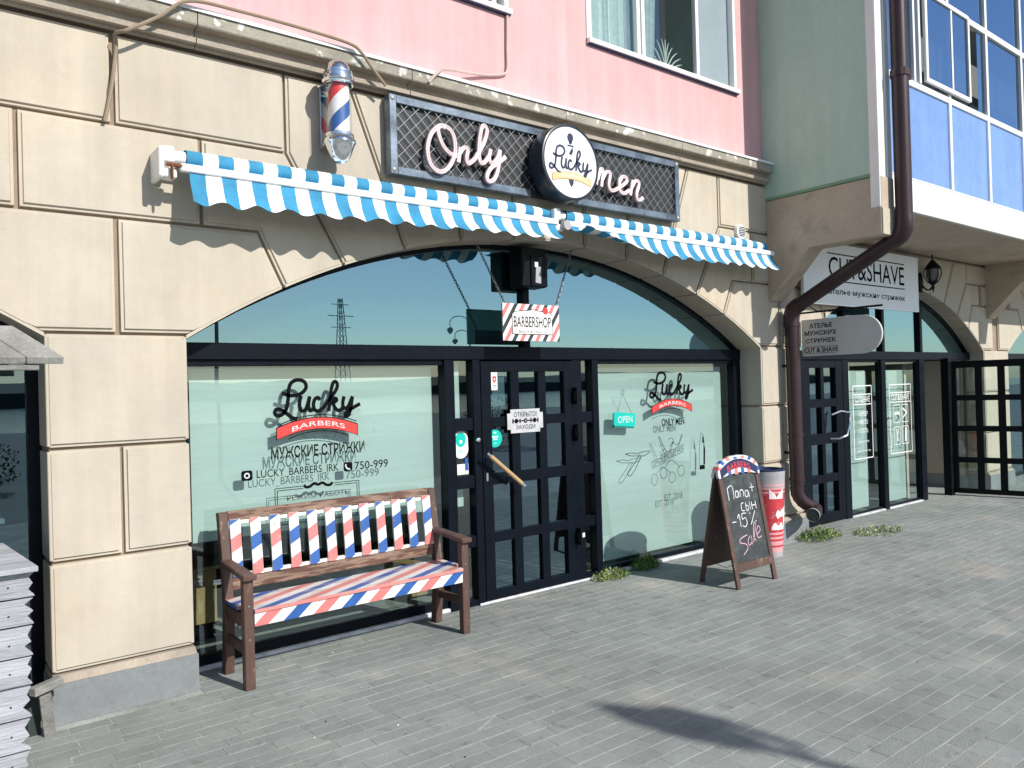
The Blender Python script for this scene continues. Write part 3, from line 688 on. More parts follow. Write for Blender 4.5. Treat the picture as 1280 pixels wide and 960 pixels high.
# hardware
hb = MB().use('brass'); p0, p1 = Vector((3.775, G-.15, 1.212)), Vector((4.085, G-.15, .965))
hb.tube([p0, p1], .019, 10); hb.use('chrome'); dd = (p1-p0).normalized()
hb.tube([p0-dd*.045, p0], .014, 10); hb.tube([p1, p1+dd*.04], .021, 10)
for t_ in (.08, .78): q = p0+(p1-p0)*t_; hb.tube([q, q+Vector((0, .09, 0))], .009, 8)
hb.build('handle', door, smooth=True, label='slanted brass and steel pull bar')
b = MB().use('chrome'); b.lathe([(.0, DY-.012), (.016, DY-.01), (.018, DY+.001)], 3.672+.14, 0, 12, 'y', 1.345)
b = MB().use('chrome'); b.lathe([(.0, G-.07), (.017, G-.066), (.02, G-.052)], 3.722, 0, 14, 'y', 1.345); b.build('lock', door, smooth=True)
B('keyhole_plate', 'chrome', door, (3.795, 3.815, DY-.006, DY+.001, 1.0, 1.07), bev=.003)
for z_ in (1.66, 1.33, .40):
    hg = B('hinge', 'black', door, (4.765, 4.845, DY-.045, DY+.0, z_-.03, z_+.055), (4.775, 4.80, DY-.06, DY-.0, z_-.06, z_+.09), bev=.004)
B('hinge_cap', 'white', door, (4.775, 4.835, DY-.052, DY-.046, .405, .445), bev=.003)
B('threshold', 'mortar', bld, (3.70, 5.10, G-.06, G+.04, -.004, .016), bev=.005)
# stickers on the door leaf and side light
b = MB().use('teal'); b.disc(3.917, 1.343, .074, DY+.0282, .001, 28); b.use('pwhite')
b.box(3.885, 3.95, DY+.027, DY+.028, 1.352, 1.362); b.box(3.895, 3.94, DY+.027, DY+.028, 1.332, 1.342); b.box(3.905, 3.93, DY+.027, DY+.028, 1.385, 1.397); b.box(3.905, 3.93, DY+.027, DY+.028, 1.30, 1.304)
b.build('round_sticker', door)
b = MB().use('pwhite'); b.box(3.872, 3.935, DY-.002, DY+.0275, 1.745, 1.892)
b.use('inkred'); b.xz([(3.885, 1.86), (3.923, 1.86), (3.923, 1.825), (3.904, 1.80), (3.885, 1.825)], DY-.0035, DY-.0025); b.use('pwhite'); b.disc(3.904, 1.835, .009, DY-.0045, .001, 12)
b.use('inkgrey'); b.box(3.883, 3.925, DY-.0035, DY-.0025, 1.782, 1.787); b.box(3.888, 3.92, DY-.0035, DY-.0025, 1.768, 1.773); b.build('security_sticker', door)
b = MB().use('pwhite'); pts = []
for k in range(24):
    a = 2*pi*k/24; pts.append((3.585+.073*cos(a), (1.345+.075*sin(a)) if sin(a) > 0 else (1.275+.075*sin(a))))
b.xz(pts, G-.005, G-.004); b.use('teal')
b.xz([(3.585+.055*cos(2*pi*k/20)*(1 if sin(2*pi*k/20) > 0 else .9), 1.355+.055*sin(2*pi*k/20)*(1 if sin(2*pi*k/20) > 0 else 1.15)) for k in range(20)], G-.0062, G-.0055)
b.use('pwhite'); b.disc(3.585, 1.335, .015, G-.0072, .0008, 12); b.use('teal'); b.box(3.56, 3.61, G-.0062, G-.0055, 1.262, 1.267); b.box(3.555, 3.615, G-.0062, G-.0055, 1.248, 1.252); b.build('oval_sticker', lf)
b = MB().use('pwhite'); b.box(3.545, 3.655, G-.005, G-.004, 1.07, 1.155); b.use('pblue'); b.box(3.62, 3.652, G-.0062, G-.0055, 1.10, 1.20); b.build('payment_sticker', lf)
# razor blade sign on the door
rz = empty('sign', 'silver razor blade shaped plate fixed across the door panes', 'sign', (4.215, DY-.01, 1.47))
b = MB().use('plate'); y = DY-.02
pl_ = [(4.05, 1.378), (4.37, 1.378), (4.37, 1.41), (4.405, 1.41), (4.405, 1.545), (4.37, 1.545), (4.37, 1.578), (4.05, 1.578), (4.05, 1.545), (4.015, 1.545), (4.015, 1.41), (4.05, 1.41)]
b.xz(pl_, y, y+.006); b.build('plate', rz)
b = MB().use('ink'); 
b.box(4.07, 4.35, y-.0012, y, 1.474, 1.484)
for cx_ in (4.11, 4.21, 4.31): b.disc(cx_, 1.479, .020, y-.0024, .001, 14)
for cx_ in (4.073, 4.15, 4.27, 4.347): b.box(cx_-.006, cx_+.006, y-.0024, y-.0014, 1.46, 1.498)
b.use('bingrey'); b.disc(4.21, 1.479, .008, y-.0036, .001, 10); b.build('blade_slot', rz)
text('lettering', 'ОТКРЫТО!', 4.085, 4.335, 1.512, 1.555, y-.0015, 'ink', rz); text('lettering', 'ЗАХОДИ', 4.105, 4.315, 1.402, 1.445, y-.0015, 'ink', rz)

# ---------------- right shop window
rw = B('shop_window', 'frame', bld, (5.1125, 7.18, G-.02, G+.04, .03, .075), (7.175, 7.297, G-.045, G+.04, 0, 1.998), (5.1125, 7.175, G-.03, G+.04, 1.96, 1.997), bev=.003, label='right shop window with frosted film and barber drawings')
B('mortar_sill', 'mortar', rw, (5.08, 7.15, G-.06, G+.0, -.004, .027), bev=.008)
quad(5.112, 7.175, .07, 1.965, G, 'glass', 'pane', rw)
quad(5.13, 7.12, .09, 1.93, FY, 'film', 'frosted_film', rw)
lucky(5.862, 6.525, 1.60, 1.872, G-.006, 'ink', rw, .027)
banner(5.885, 6.503, 1.530, 1.605, .07, G-.0045, 'inkred', rw)
b = MB().use('ink'); b.ribbon([(6.0+.38*k/12, 1.508-.035*(2*k/12-1)**2) for k in range(13)], .006, G-.004, .001); b.build('banner_line', rw)
arctext('BARBERS', 6.0, 6.40, 1.565, .032, .035, G-.0065, 'film', rw)
text('lettering', 'ONLY MEN', 6.025, 6.374, 1.335, 1.408, G-.004, 'ink', rw, bold=.022)
text('lettering', 'EST. 2018', 6.030, 6.308, .585, .65, G-.004, 'inkgrey', rw)
b = MB().use('tealdark'); b.xz([(5.325, 1.36), (5.62, 1.335), (5.62, 1.36), (5.335, 1.385)], G-.003, G-.002); b.xz([(5.325, 1.36), (5.35, 1.36), (5.355, 1.50), (5.335, 1.49)], G-.003, G-.002)
b.use('teal'); b.xz([(5.35, 1.375), (5.635, 1.35), (5.645, 1.478), (5.355, 1.505)], G-.0045, G-.0035)
b.use('inkgrey'); b.ribbon([(5.40, 1.50), (5.475, 1.675), (5.59, 1.485)], .004, G-.004, .001)
b.ribbon([(5.478+.02*cos(k*.7), 1.69+.022*sin(k*.7)) for k in range(10)], .004, G-.004, .001)
b.build('open_sign_drawing', rw)
text('lettering', 'OPEN', 5.40, 5.60, 1.395, 1.46, G-.006, 'film', rw, bold=.01)
def strokes(name, parent, sts, wd, y, mat='inkgrey'):
    b = MB().use(mat)
    for k, s_ in enumerate(sts): b.ribbon([(v.x, v.y) for v in spline(s_, 5)], wd, y-k*.0001, .0008)
    return b.build(name, parent)
strokes('razor_drawing', rw, [[(5.49, 1.095), (5.58, 1.10), (5.66, 1.085), (5.70, 1.095), (5.84, 1.10), (5.76, 1.06), (5.66, 1.065), (5.57, 1.072), (5.49, 1.095)], [(5.72, 1.07), (5.62, .935), (5.55, .88), (5.52, .89), (5.53, .92), (5.62, 1.0), (5.69, 1.075)]], .007, G-.004)
strokes('scissors_drawing', rw, [[(5.97, 1.235), (6.03, 1.10), (6.08, 1.03)], [(5.985, 1.235), (6.05, 1.12), (6.10, 1.05)], [(6.34, 1.235), (6.28, 1.13)], [(6.325, 1.235), (6.265, 1.12)], [(6.15, .99), (6.09, .95), (6.06, .91)], [(6.16, .985), (6.25, .93), (6.28, .90)],
    [(6.03+.05*cos(k*.7), .865+.055*sin(k*.7)) for k in range(10)], [(6.30+.052*cos(k*.7), .865+.055*sin(k*.7)) for k in range(10)], [(6.12, 1.19), (6.15, 1.21), (6.19, 1.19), (6.17, 1.14), (6.12, 1.13)], [(6.16, 1.15), (6.2, 1.16), (6.24, 1.13), (6.27, 1.15)], [(5.985, 1.045), (6.35, 1.13)], [(5.985, .975), (6.35, 1.06)]], .006, G-.004)
o = text('lettering', 'GENTLEMAN', 5.995, 6.345, .99, 1.04, G-.0045, 'inkgrey', rw)
for v in o.data.vertices: v.co.z += (v.co.x-5.995)*.23
strokes('clipper_drawing', rw, [[(6.64, 1.235), (6.61, 1.12), (6.60, .98), (6.595, .90)], [(6.64, 1.235), (6.675, 1.20), (6.68, 1.12)]], .005, G-.004)
b = MB().use('ink'); b.xz([(6.60, .85), (6.685, .85), (6.685, .895), (6.60, .895)], G-.003, G-.002); b.xz([(6.665, .90), (6.69, .90), (6.70, 1.06), (6.68, 1.13), (6.672, 1.05)], G-.003, G-.002); b.xz([(6.655, 1.13), (6.69, 1.12), (6.68, 1.18), (6.66, 1.20)], G-.003, G-.002); b.build('clipper_shade', rw)

# ---------------- second shop (right)
G2 = 5.18
f = fanlight(8.02, 13.10, y=G2, mull=[9.42, 10.40, 11.5])
d2 = B('side_door', 'frame', bld, (8.45, 8.58, G2-.04, G2+.03, .01, 1.99), (9.17, 9.33, G2-.04, G2+.03, .01, 1.99), bev=.003, label='dark panelled glass door of the second shop')
c2 = [(8.585, 8.83), (8.90, 9.165)]
for za, zb in ((.01, .13), (.50, .60), (.97, 1.10), (1.42, 1.52), (1.90, 1.99)): B('rail', 'frame', d2, (8.58, 9.17, G2-.038, G2+.028, za, zb), bev=.003)
B('stile', 'frame', d2, (8.83, 8.90, G2-.036, G2+.026, .13, 1.9))
for xa, xb in c2:
    for za, zb in ((.13, .5), (.6, .97), (1.10, 1.42), (1.52, 1.90)): quad(xa, xb, za, zb, G2, 'glass_dark', 'pane', d2)
b = MB().use('chrome'); b.tube([(9.0, G2-.04, 1.03), (9.05, G2-.13, 1.03), (9.2, G2-.15, 1.06), (9.25, G2-.16, 1.2), (9.28, G2-.15, 1.34), (9.16, G2-.10, 1.36), (9.05, G2-.04, 1.32)], .013, 8); b.build('handle', d2, smooth=True, label='chrome loop pull handle')
for bx_ in ((8.02, 8.449, G2-.045, G2+.045, 0, 1.998), (9.331, 9.47, G2-.045, G2+.045, 0, 1.998), (10.315, 10.43, G2-.045, G2+.045, 0, 1.998), (11.41, 11.56, G2-.045, G2+.05, 0, 1.998)): B('door_post', 'frame', bld, bx_, bev=.003)
for xa, xb, fx in ((9.47, 10.315, .18), (10.43, 11.41, .22)):
    s2 = B('shop_window', 'frame', bld, (xa, xa+.012, G2-.018, G2+.028, .02, 1.99), (xb-.012, xb, G2-.018, G2+.028, .02, 1.99), (xa, xb, G2-.02, G2+.03, .02, .045), (xa, xb, G2-.02, G2+.03, 1.965, 1.997), bev=.002, label='tall narrow shop window with white outlined notice')
    quad(xa, xb, .04, 1.97, G2, 'glass', 'pane', s2); quad(xa+.02, xb-fx, .06, 1.86, G2+.09, 'film', 'frosted_film', s2)
    B('mortar_sill', 'mortar', s2, (xa, xb, G2-.05, G2+.02, -.003, .018))
    fx0, fx1, fz0, fz1 = xa+.17, xb-.20, .72, 1.66
    b = MB().use('pwhite'); y = G2-.004
    for q in (((fx0, fz0), (fx1, fz0)), ((fx1, fz0), (fx1, fz1)), ((fx1, fz1), (fx0, fz1)), ((fx0, fz1), (fx0, fz0)), ((fx0+.02, 1.55), (fx1-.02, 1.55)), ((fx0+.02, 1.42), (fx1-.02, 1.42))): b.ribbon(q, .012, y, .001)
    b.build('notice_frame', s2); text('lettering', 'CUT&SHAVE', fx0+.05, fx1-.05, 1.445, 1.53, G2-.004, 'pwhite', s2)
    if xa < 10:
        for k, s_ in enumerate(('1 БАРБЕР', '1 МЕСТО', '1 ГОСТЬ')): text('lettering', s_, fx0+.13, fx1-.12, 1.27-.11*k, 1.33-.11*k, G2-.004, 'pwhite', s2)
        text('lettering', '@CUT_SHAVE', fx0+.12, fx1-.1, .92, .95, G2-.004, 'pwhite', s2); text('lettering', 'запись по телефону', fx0+.06, fx1-.06, .80, .83, G2-.004, 'pwhite', s2)
    else:
        mid = (fx0+fx1)/2; b = MB().use('pwhite')
        for cx_, cz in ((mid-.11, 1.26), (mid+.12, 1.26), (mid-.11, .96), (mid+.12, .96)):
            for q in (((cx_-.09, cz-.12), (cx_+.09, cz-.12)), ((cx_+.09, cz-.12), (cx_+.09, cz+.12)), ((cx_+.09, cz+.12), (cx_-.09, cz+.12)), ((cx_-.09, cz+.12), (cx_-.09, cz-.12))): b.ribbon(q, .008, y, .001)
        b.ribbon([(v.x, v.y) for v in spline([(mid-.18, 1.25), (mid-.14, 1.27), (mid-.11, 1.26), (mid-.08, 1.27), (mid-.04, 1.25)], 4)], .03, y-.001, .001)
        b.ribbon([(mid+.06, 1.33), (mid+.17, 1.27)], .022, y-.001, .001); b.ribbon([(mid+.17, 1.27), (mid+.06, 1.20)], .018, y-.0012, .001)
        b.ribbon([(mid-.14, 1.05), (mid-.09, .88)], .014, y-.001, .001); b.ribbon([(mid-.08, 1.05), (mid-.13, .88)], .014, y-.0012, .001)
        b.ribbon([(mid+.13, 1.06), (mid+.12, .87)], .035, y-.001, .001); b.build('barber_icons', s2)
# passage beyond: side wall of the pier, seen in shade
b = MB().use('stucco'); b.box(13.04, 13.10, G+.0, 7.4, .2, 2.0); b.build('passage_wall', bld)
b = MB().use('granite'); b.box(13.025, 13.10, G-.05, 7.4, 0, .198); b.build('passage_plinth', bld)
# third bay and left bay glazing
for xa, xb, fx in ((14.02, 19.9, None), (-5.25, .66, None)):
    fanlight(xa, xb, mull=[(xa+xb)/2])
    s3 = B('shop_window', 'frame', bld, (xa, xb, G-.02, G+.04, .02, .07), (xa, xa+.07, G-.04, G+.04, 0, 1.998), (xb-.07, xb, G-.04, G+.04, 0, 1.998), bev=.003, label='dark reflecting shop window of the neighbouring bay')
    for k in range(4):
        u0 = xa+.07+(xb-xa-.14)*k/4; u1 = xa+.07+(xb-xa-.14)*(k+1)/4
        quad(u0+(.03 if k else 0), u1-.03 if k < 3 else u1, .07, 1.998, G, 'glass_dark', 'pane', s3)
        if k: B('mullion', 'frame', s3, (u0-.03, u0+.03, G-.03, G+.03, .07, 1.997))
tb = empty('cafe_table', 'white topped folding table inside the left neighbouring window', 'table', (.0, 5.75, 0))
B('tabletop', 'white', tb, (-.7, .50, 5.5, 6.1, 1.04, 1.07), bev=.004)
b = MB().use('frame'); b.bar((.42, 5.55, 1.04), (-.2, 5.55, 0), .03, .03); b.build('leg', tb); b = MB().use('frame'); b.bar((-.6, 5.9, 1.04), (.2, 5.9, 0), .03, .03); b.build('leg', tb)

# ------------------------------------------------------------------ black lattice gate
gt = empty('gate', 'open black metal gate leaf glazed with small square panes', 'gate', (12.36, 4.6, 0))
gx = 12.38; GA = Vector((12.30, 5.10, 0)); GB = Vector((12.62, 3.55, 0)); gd = (GB-GA); gl = gd.length; gd.normalize(); gn = Vector((gd.y, -gd.x, 0))
def gbox(name, u0, u1, z0, z1, m='black', t=.03, off=0):
    b = MB().use(m); a = GA+gd*u0+gn*off; c = GA+gd*u1+gn*off; q = [gn*t, -gn*t]
    b.prism([a+q[0]+Vector((0, 0, z0)), a+q[1]+Vector((0, 0, z0)), a+q[1]+Vector((0, 0, z1)), a+q[0]+Vector((0, 0, z1))], [c+q[0]+Vector((0, 0, z0)), c+q[1]+Vector((0, 0, z0)), c+q[1]+Vector((0, 0, z1)), c+q[0]+Vector((0, 0, z1))])
    return b.build(name, gt, bev=.003)
gu = [0, .27, .52, .77, 1.02, 1.27, gl]
gbox('stile', 0, .085, .03, 1.97); gbox('stile', gl-.08, gl, .03, 1.97)
gbox('rail', .085, gl-.08, 1.87, 1.97); gbox('rail', .085, gl-.08, .03, .10)
for z in (.52, .98, 1.43): gbox('glazing_bar', .085, gl-.08, z-.04, z+.04, t=.026)
vs_ = [.085+(gl-.165)*k/5 for k in range(6)]
for k in range(1, 5): gbox('glazing_bar', vs_[k]-.045, vs_[k]+.045, .10, 1.87, t=.022)
for k in range(5):
    for za, zb in ((.10, .48), (.56, .94), (1.02, 1.39), (1.47, 1.87)):
        b = MB().use('glass'); a = GA+gd*(vs_[k]+(.045 if k else 0)); c = GA+gd*(vs_[k+1]-(.045 if k < 4 else 0)); b.add([a+Vector((0, 0, za)), c+Vector((0, 0, za)), c+Vector((0, 0, zb)), a+Vector((0, 0, zb))], [(0, 1, 2, 3)]); b.build('pane', gt)
B('gate_post', 'black', gt, (12.16, 12.27, 5.06, 5.17, 0, 2.02), bev=.004)
B('bottom_track', 'mortar', gt, (12.05, 12.7, 3.5, 5.3, -.003, .008)) if 0 else None

# ------------------------------------------------------------------ awnings
def awning(xa, xb, flare, label):
    t = empty('awning', label, 'awning', ((xa+xb)/2, W, 3.1), 'striped roller awnings over the shopfront')
    sw_ = .092; n_ = int(round((xb-xa-.06)/sw_)); x0 = xa+.05; sw_ = (xb-.03-x0)/n_
    ZR, YR, RR = 3.165, W-.115, .052
    b = MB()
    for k in range(n_):
        b.use('tex_blue' if k % 2 == 0 else 'tex_white'); u0, u1 = x0+k*sw_, x0+(k+1)*sw_
        r1 = RR*(1-.25*max(0, (k-n_+3)/3)); r2 = RR*(1-.25*max(0, (k+1-n_+3)/3))
        a = [(u0, YR+r1*cos(q*pi/8), ZR+r1*sin(q*pi/8)) for q in range(16)]; c = [(u1, YR+r2*cos(q*pi/8), ZR+r2*sin(q*pi/8)) for q in range(16)]
        b.prism(a, c, closed=False)
        # sheet from the roll to the front bar
        b.add([(u0, YR-RR*.7, ZR-RR*.6), (u1, YR-RR*.7, ZR-RR*.6), (u1, W-.185, 3.11), (u0, W-.185, 3.11)], [(0, 1, 2, 3)])
    b.build('rolled_fabric', t, smooth=True)
    b = MB().use('white'); b.box(xa+.0, xb, W-.215, W-.175, 3.066, 3.112); b.build('front_bar', t, bev=.006)
    # valance
    nx_, nz_ = n_*8, 8; vs = []; ms = []
    for i in range(nx_+1):
        x = x0+(xb-.03-x0)*i/nx_; u = i/nx_
        fl = flare(u); L_ = .178+.036*(.5-.5*cos(pi*(i/8)/1.12+1.2))
        for j in range(nz_+1):
            s = j/nz_; a = fl*(.35+.65*s)
            wr_ = noise.noise(Vector((x*9, s*2, xa*3)))*.016*s+noise.noise(Vector((x*26, s*3, 1)))*.005*s
            vs.append((x+.004*sin(i*.5)*s+.006*noise.noise(Vector((x*5, 2, s)))*s, W-.200-sin(a)*L_*s-.010*sin(i*.42+1)*s+wr_, 3.068-cos(a)*L_*s+.006*s*noise.noise(Vector((x*2.5, 7, 0)))))
    b = MB()
    for i in range(nx_):
        for j in range(nz_):
            pass
    faces = [((i)*(nz_+1)+j, (i+1)*(nz_+1)+j, (i+1)*(nz_+1)+j+1, i*(nz_+1)+j+1) for i in range(nx_) for j in range(nz_)]
    b.use('tex_blue').use('tex_white'); b.v = vs; b.f = faces; b.m = [((i//8) % 2) for i in range(nx_) for j in range(nz_)]
    b.build('valance', t, smooth=True)
    # end bracket
    e = MB().use('white'); e.box(xa-.115, xa-.085, W-.20, W+.004, 3.02, 3.20); e.box(xa-.085, xa-.02, W-.17, W-.06, 3.12, 3.215); e.box(xa-.085, xa-.015, W-.19, W-.10, 3.025, 3.08)
    e.build('bracket', t, bev=.008)
    e = MB().use('white_metal'); e.tube([(xa-.03, YR, ZR), (x0, YR, ZR)], .04, 14); e.build('end_cap', t, smooth=True)
    if xa < 2:
        e = MB().use('rust'); e.tube([(xa-.075, W-.20, 3.10), (xa+.01, W-.205, 3.095)], .012, 8)
        e.tube([(xa-.05, W-.215+.012*cos(k*.63), 3.045+.045*sin(k*.63)+.01) for k in range(11)], .006, 6); e.build('crank_ring', t, smooth=True)
    else:
        e = MB().use('bingrey'); e.tube([(xa-.01, W-.235, 3.07), (xa-.01, W-.19, 3.07)], .04, 14); e.build('crank_ring', t, smooth=True)
    return t
awning(1.325, 4.245, lambda u: .30+.50*u, 'longer blue and white striped awning left of the round sign, ending under it')
awning(4.33, 7.265, lambda u: max(.5, 1.45-2.6*u) if u < .4 else .5+.1*u, 'blue and white striped awning on the right, from under the round sign to the beam')

# ------------------------------------------------------------------ barber pole
bp = empty('barber_pole', 'chrome capped barber pole with red white and blue spiral on the stucco wall', 'barber pole', (2.345, W-.17, 3.6))
PX, PYY = 2.345, W-.185
b = MB().use('chrome'); R1 = .085
b.lathe([(0, 3.955), (.03, 3.953), (.06, 3.935), (.078, 3.905), (.083, 3.88), (.097, 3.875), (.097, 3.862), (.088, 3.858), (.088, 3.84), (.104, 3.832), (.106, 3.815), (.098, 3.805), (.098, 3.79), (.088, 3.785)], PX, PYY, 32); b.build('top_cap', bp, smooth=True)
b = MB().use('chrome'); b.lathe([(.088, 3.465), (.094, 3.46), (.094, 3.445), (.088, 3.44), (.104, 3.425), (.107, 3.405), (.098, 3.395), (.085, 3.36), (.068, 3.315), (.045, 3.285), (.02, 3.272), (0, 3.27)], PX, PYY, 32); b.build('bottom_cap', bp, smooth=True)
# spiral: 32 columns x rows, colour bands follow the helix
b = MB(); nth, nz_ = 48, 60; za, zb = 3.46, 3.79
vs = []
for j in range(nz_+1):
    for i in range(nth): 
        tw = 2*pi*j/nz_*.80; a = 2*pi*i/nth+tw; vs.append((PX+.070*cos(a), PYY+.070*sin(a), za+(zb-za)*j/nz_))
b.v = vs
b.use('pwhite').use('pblue').use('inkred')
for j in range(nz_):
    for i in range(nth):
        b.f.append((j*nth+i, j*nth+(i+1) % nth, (j+1)*nth+(i+1) % nth, (j+1)*nth+i)); q = ((i+33) % nth)/nth
        b.m.append(1 if .0 <= q < .25 else (2 if .5 <= q < .72 else 0))
b.build('striped_cylinder', bp, smooth=True)
b = MB().use('clear'); b.lathe([(.083, 3.46), (.083, 3.79)], PX, PYY, 32); b.build('glass_tube', bp, smooth=True)
B('wall_plate', 'chrome', bp, (PX-.06, PX+.06, W-.03, W+.01, 3.42, 3.82), (PX-.075, PX+.075, PYY+.05, W-.02, 3.805, 3.83), (PX-.075, PX+.075, PYY+.05, W-.02, 3.40, 3.425), bev=.003)

# ------------------------------------------------------------------ "Only men" sign
os_ = empty('sign', 'long black wire mesh sign in a steel frame with neon script', 'sign', (4.3, W-.05, 3.58))
SX0, SX1, SZ0, SZ1, SY = 2.775, 5.90, 3.295, 3.862, W-.10
B('back_panel', 'signblack', os_, (SX0+.02, SX1-.02, SY+.035, W-.006, SZ0+.02, SZ1-.02))
fw = .058
fb = MB().use('steel')
for bx_ in ((SX0, SX0+fw, SY, SY+.075, SZ0, SZ1), (SX1-fw, SX1, SY, SY+.075, SZ0, SZ1), (SX0+fw, SX1-fw, SY+.002, SY+.073, SZ1-fw, SZ1), (SX0+fw, 4.06, SY+.002, SY+.073, SZ0, SZ0+fw), (4.52, SX1-fw, SY+.002, SY+.073, SZ0, SZ0+fw)):
    fb.box(*bx_)
fb.build('frame', os_, bev=.004)
for x in (SX0+fw/2, SX1-fw/2):
    for z in (SZ0+fw/2, SZ1-fw/2):
        b = MB().use('wire'); b.lathe([(0, SY-.008), (.010, SY-.007), (.017, SY-.003), (.018, SY+.001)], x, 0, 12, 'y', z); b.build('bolt', os_, smooth=True)
b = MB().use('wire'); pit = .098; x0, x1, z0, z1 = SX0+fw, SX1-fw, SZ0+fw, SZ1-fw; slope = 1.0
def seg(xa, za, xb, zb, yy):
    b.bar((xa, yy, za), (xb, yy, zb), .0036, .0036, (0, 1, 0))
H_ = z1-z0; k = x0-H_
while k < x1:
    for sg in (1, -1):
        xa, xb = k, k+H_; a_, b_ = max(xa, x0), min(xb, x1)
        if a_ < b_:
            if sg == 1: seg(a_, z0+(a_-xa), b_, z0+(b_-xa), SY+.012)
            else: seg(a_, z1-(a_-xa), b_, z1-(b_-xa), SY+.018)
    k += pit
b.build('wire_mesh', os_)
ONLY = [[(3.218, 3.683), (3.173, 3.692), (3.095, 3.617), (3.06, 3.499), (3.087, 3.392), (3.172, 3.353), (3.257, 3.418), (3.304, 3.54), (3.28, 3.659), (3.21, 3.696), (3.155, 3.663), (3.19, 3.56), (3.26, 3.50), (3.345, 3.49)], [(3.349, 3.562), (3.328, 3.447)], [(3.332, 3.501), (3.379, 3.562), (3.416, 3.559), (3.403, 3.485), (3.423, 3.453), (3.482, 3.498)], [(3.482, 3.498), (3.569, 3.635), (3.602, 3.732), (3.574, 3.767), (3.543, 3.716), (3.519, 3.558), (3.534, 3.479), (3.575, 3.489), (3.615, 3.541)], [(3.633, 3.595), (3.615, 3.523), (3.643, 3.487), (3.69, 3.528), (3.723, 3.605)], [(3.723, 3.605), (3.701, 3.46), (3.661, 3.371), (3.61, 3.346), (3.589, 3.379), (3.63, 3.449), (3.712, 3.507), (3.777, 3.56)]]
MEN = [[(4.758, 3.482), (4.784, 3.598)], [(4.775, 3.525), (4.816, 3.618), (4.842, 3.606), (4.819, 3.47)], [(4.827, 3.532), (4.882, 3.604), (4.931, 3.601), (4.91, 3.503), (4.934, 3.457), (4.989, 3.464)], [(4.989, 3.464), (5.119, 3.543), (5.136, 3.587), (5.088, 3.597), (5.044, 3.542), (5.048, 3.47), (5.103, 3.451), (5.17, 3.488)], [(5.215, 3.583), (5.179, 3.443)], [(5.194, 3.511), (5.251, 3.58), (5.297, 3.568), (5.261, 3.467), (5.27, 3.42), (5.311, 3.418), (5.343, 3.445)]]
for wd in (ONLY, MEN):
    for st in wd:
        sp_ = [Vector((v[0], W-.135, v[1])) for v in spline([Vector(p) for p in st], 6)]
        b = MB().use('neon2'); b.tube([p+Vector((0, .012, 0)) for p in sp_], .0185, 8); b.use('neon')
        for off in (-.0085, .0085):
            pp = []
            for i, p in enumerate(sp_):
                d = sp_[min(i+1, len(sp_)-1)]-sp_[max(i-1, 0)]; d.normalize(); nn = Vector((-d.z, 0, d.x)); pp.append(p+nn*off)
            b.tube(pp, .0082, 8)
        b.build('neon_letter', os_, smooth=True)
# round light-box
rs = empty('sign', 'round white shop sign in a dark drum fixed over the mesh sign', 'sign', (4.335, W-.15, 3.57))
RX, RZ, RR_, RY = 4.340, 3.572, .298, W-.275
b = MB().use('drum'); b.lathe([(RR_-.012, RY-.004), (RR_, RY-.006), (RR_+.012, RY), (RR_+.012, RY+.16), (RR_, RY+.17), (0, RY+.17)], RX, 0, 56, 'y', RZ); b.build('drum', rs, smooth=True)
b = MB().use('signwhite'); b.disc(RX, RZ, RR_-.010, RY, .003, 56); b.build('face', rs)
lucky(4.105, 4.57, 3.475, 3.69, RY-.004, 'inknavy', rs, .017)
banner(4.13, 4.555, 3.432, 3.492, .035, RY-.003, 'gold', rs, edge='golddark', e=.004)
arctext('BARBERS', 4.20, 4.49, 3.465, .03, .02, RY-.0055, 'pwhite', rs)
b = MB().use('inknavy'); b.disc(4.338, 3.772, .036, RY-.003, .002, 20, sx=.9); b.xz([(4.318, 3.742), (4.358, 3.742), (4.35, 3.72), (4.326, 3.72)], RY-.003, RY-.001)
b.xz([(4.305, 3.712), (4.372, 3.712), (4.372, 3.700), (4.305, 3.700)], RY-.003, RY-.001); b.xz([(4.318, 3.640), (4.36, 3.700), (4.365, 3.66), (4.345, 3.63)], RY-.003, RY-.001)
b.build('pole_emblem', rs); b = MB().use('inknavy'); b.xz([(4.300, 3.455), (4.365, 3.445), (4.36, 3.40), (4.34, 3.368), (4.318, 3.395)], RY-.0022, RY-.001); b.build('pole_tip', rs)

# ------------------------------------------------------------------ hanging BARBERSHOP sign
hs = empty('sign', 'small hanging sign with red and grey striped border on chains over the door', 'sign', (4.11, 4.98, 2.3))
HX0, HX1, HZ0, HZ1, HY = 3.858, 4.465, 2.143, 2.447, 4.985
b = MB()
for poly, c_ in stripes([(HX0, HZ0), (HX1, HZ0), (HX1, HZ1), (HX0, HZ1)], radians(-33), .034, 0, ['pwhite', 'pred', 'pwhite', 'inkgrey']):
    b.use(c_); b.add([(x, HY, z) for x, z in poly], [tuple(range(len(poly)))])
b.use('bingrey'); b.box(HX0, HX1, HY+.0008, HY+.014, HZ0, HZ1); b.build('board', hs)
b = MB().use('ink'); ip = [(3.95, 2.195), (4.385, 2.195), (4.385, 2.36), (4.36, 2.385), (4.2, 2.40), (4.17, 2.412), (4.14, 2.40), (3.975, 2.385), (3.95, 2.36)]
b.xz(ip, HY-.0015, HY-.0007); b.use('pwhite'); b.xz(offset_poly(ip, .006), HY-.0028, HY-.0018); b.build('inner_panel', hs)
text('lettering', 'BARBERSHOP', 3.968, 4.368, 2.255, 2.345, HY-.0035, 'ink', hs, bold=.006); text('lettering', 'Beard & Haircut', 4.02, 4.32, 2.208, 2.232, HY-.0035, 'inkgrey', hs)
b = MB().use('inkred'); b.disc(4.31, 2.397, .030, HY-.004, .001, 16); b.build('red_badge', hs)
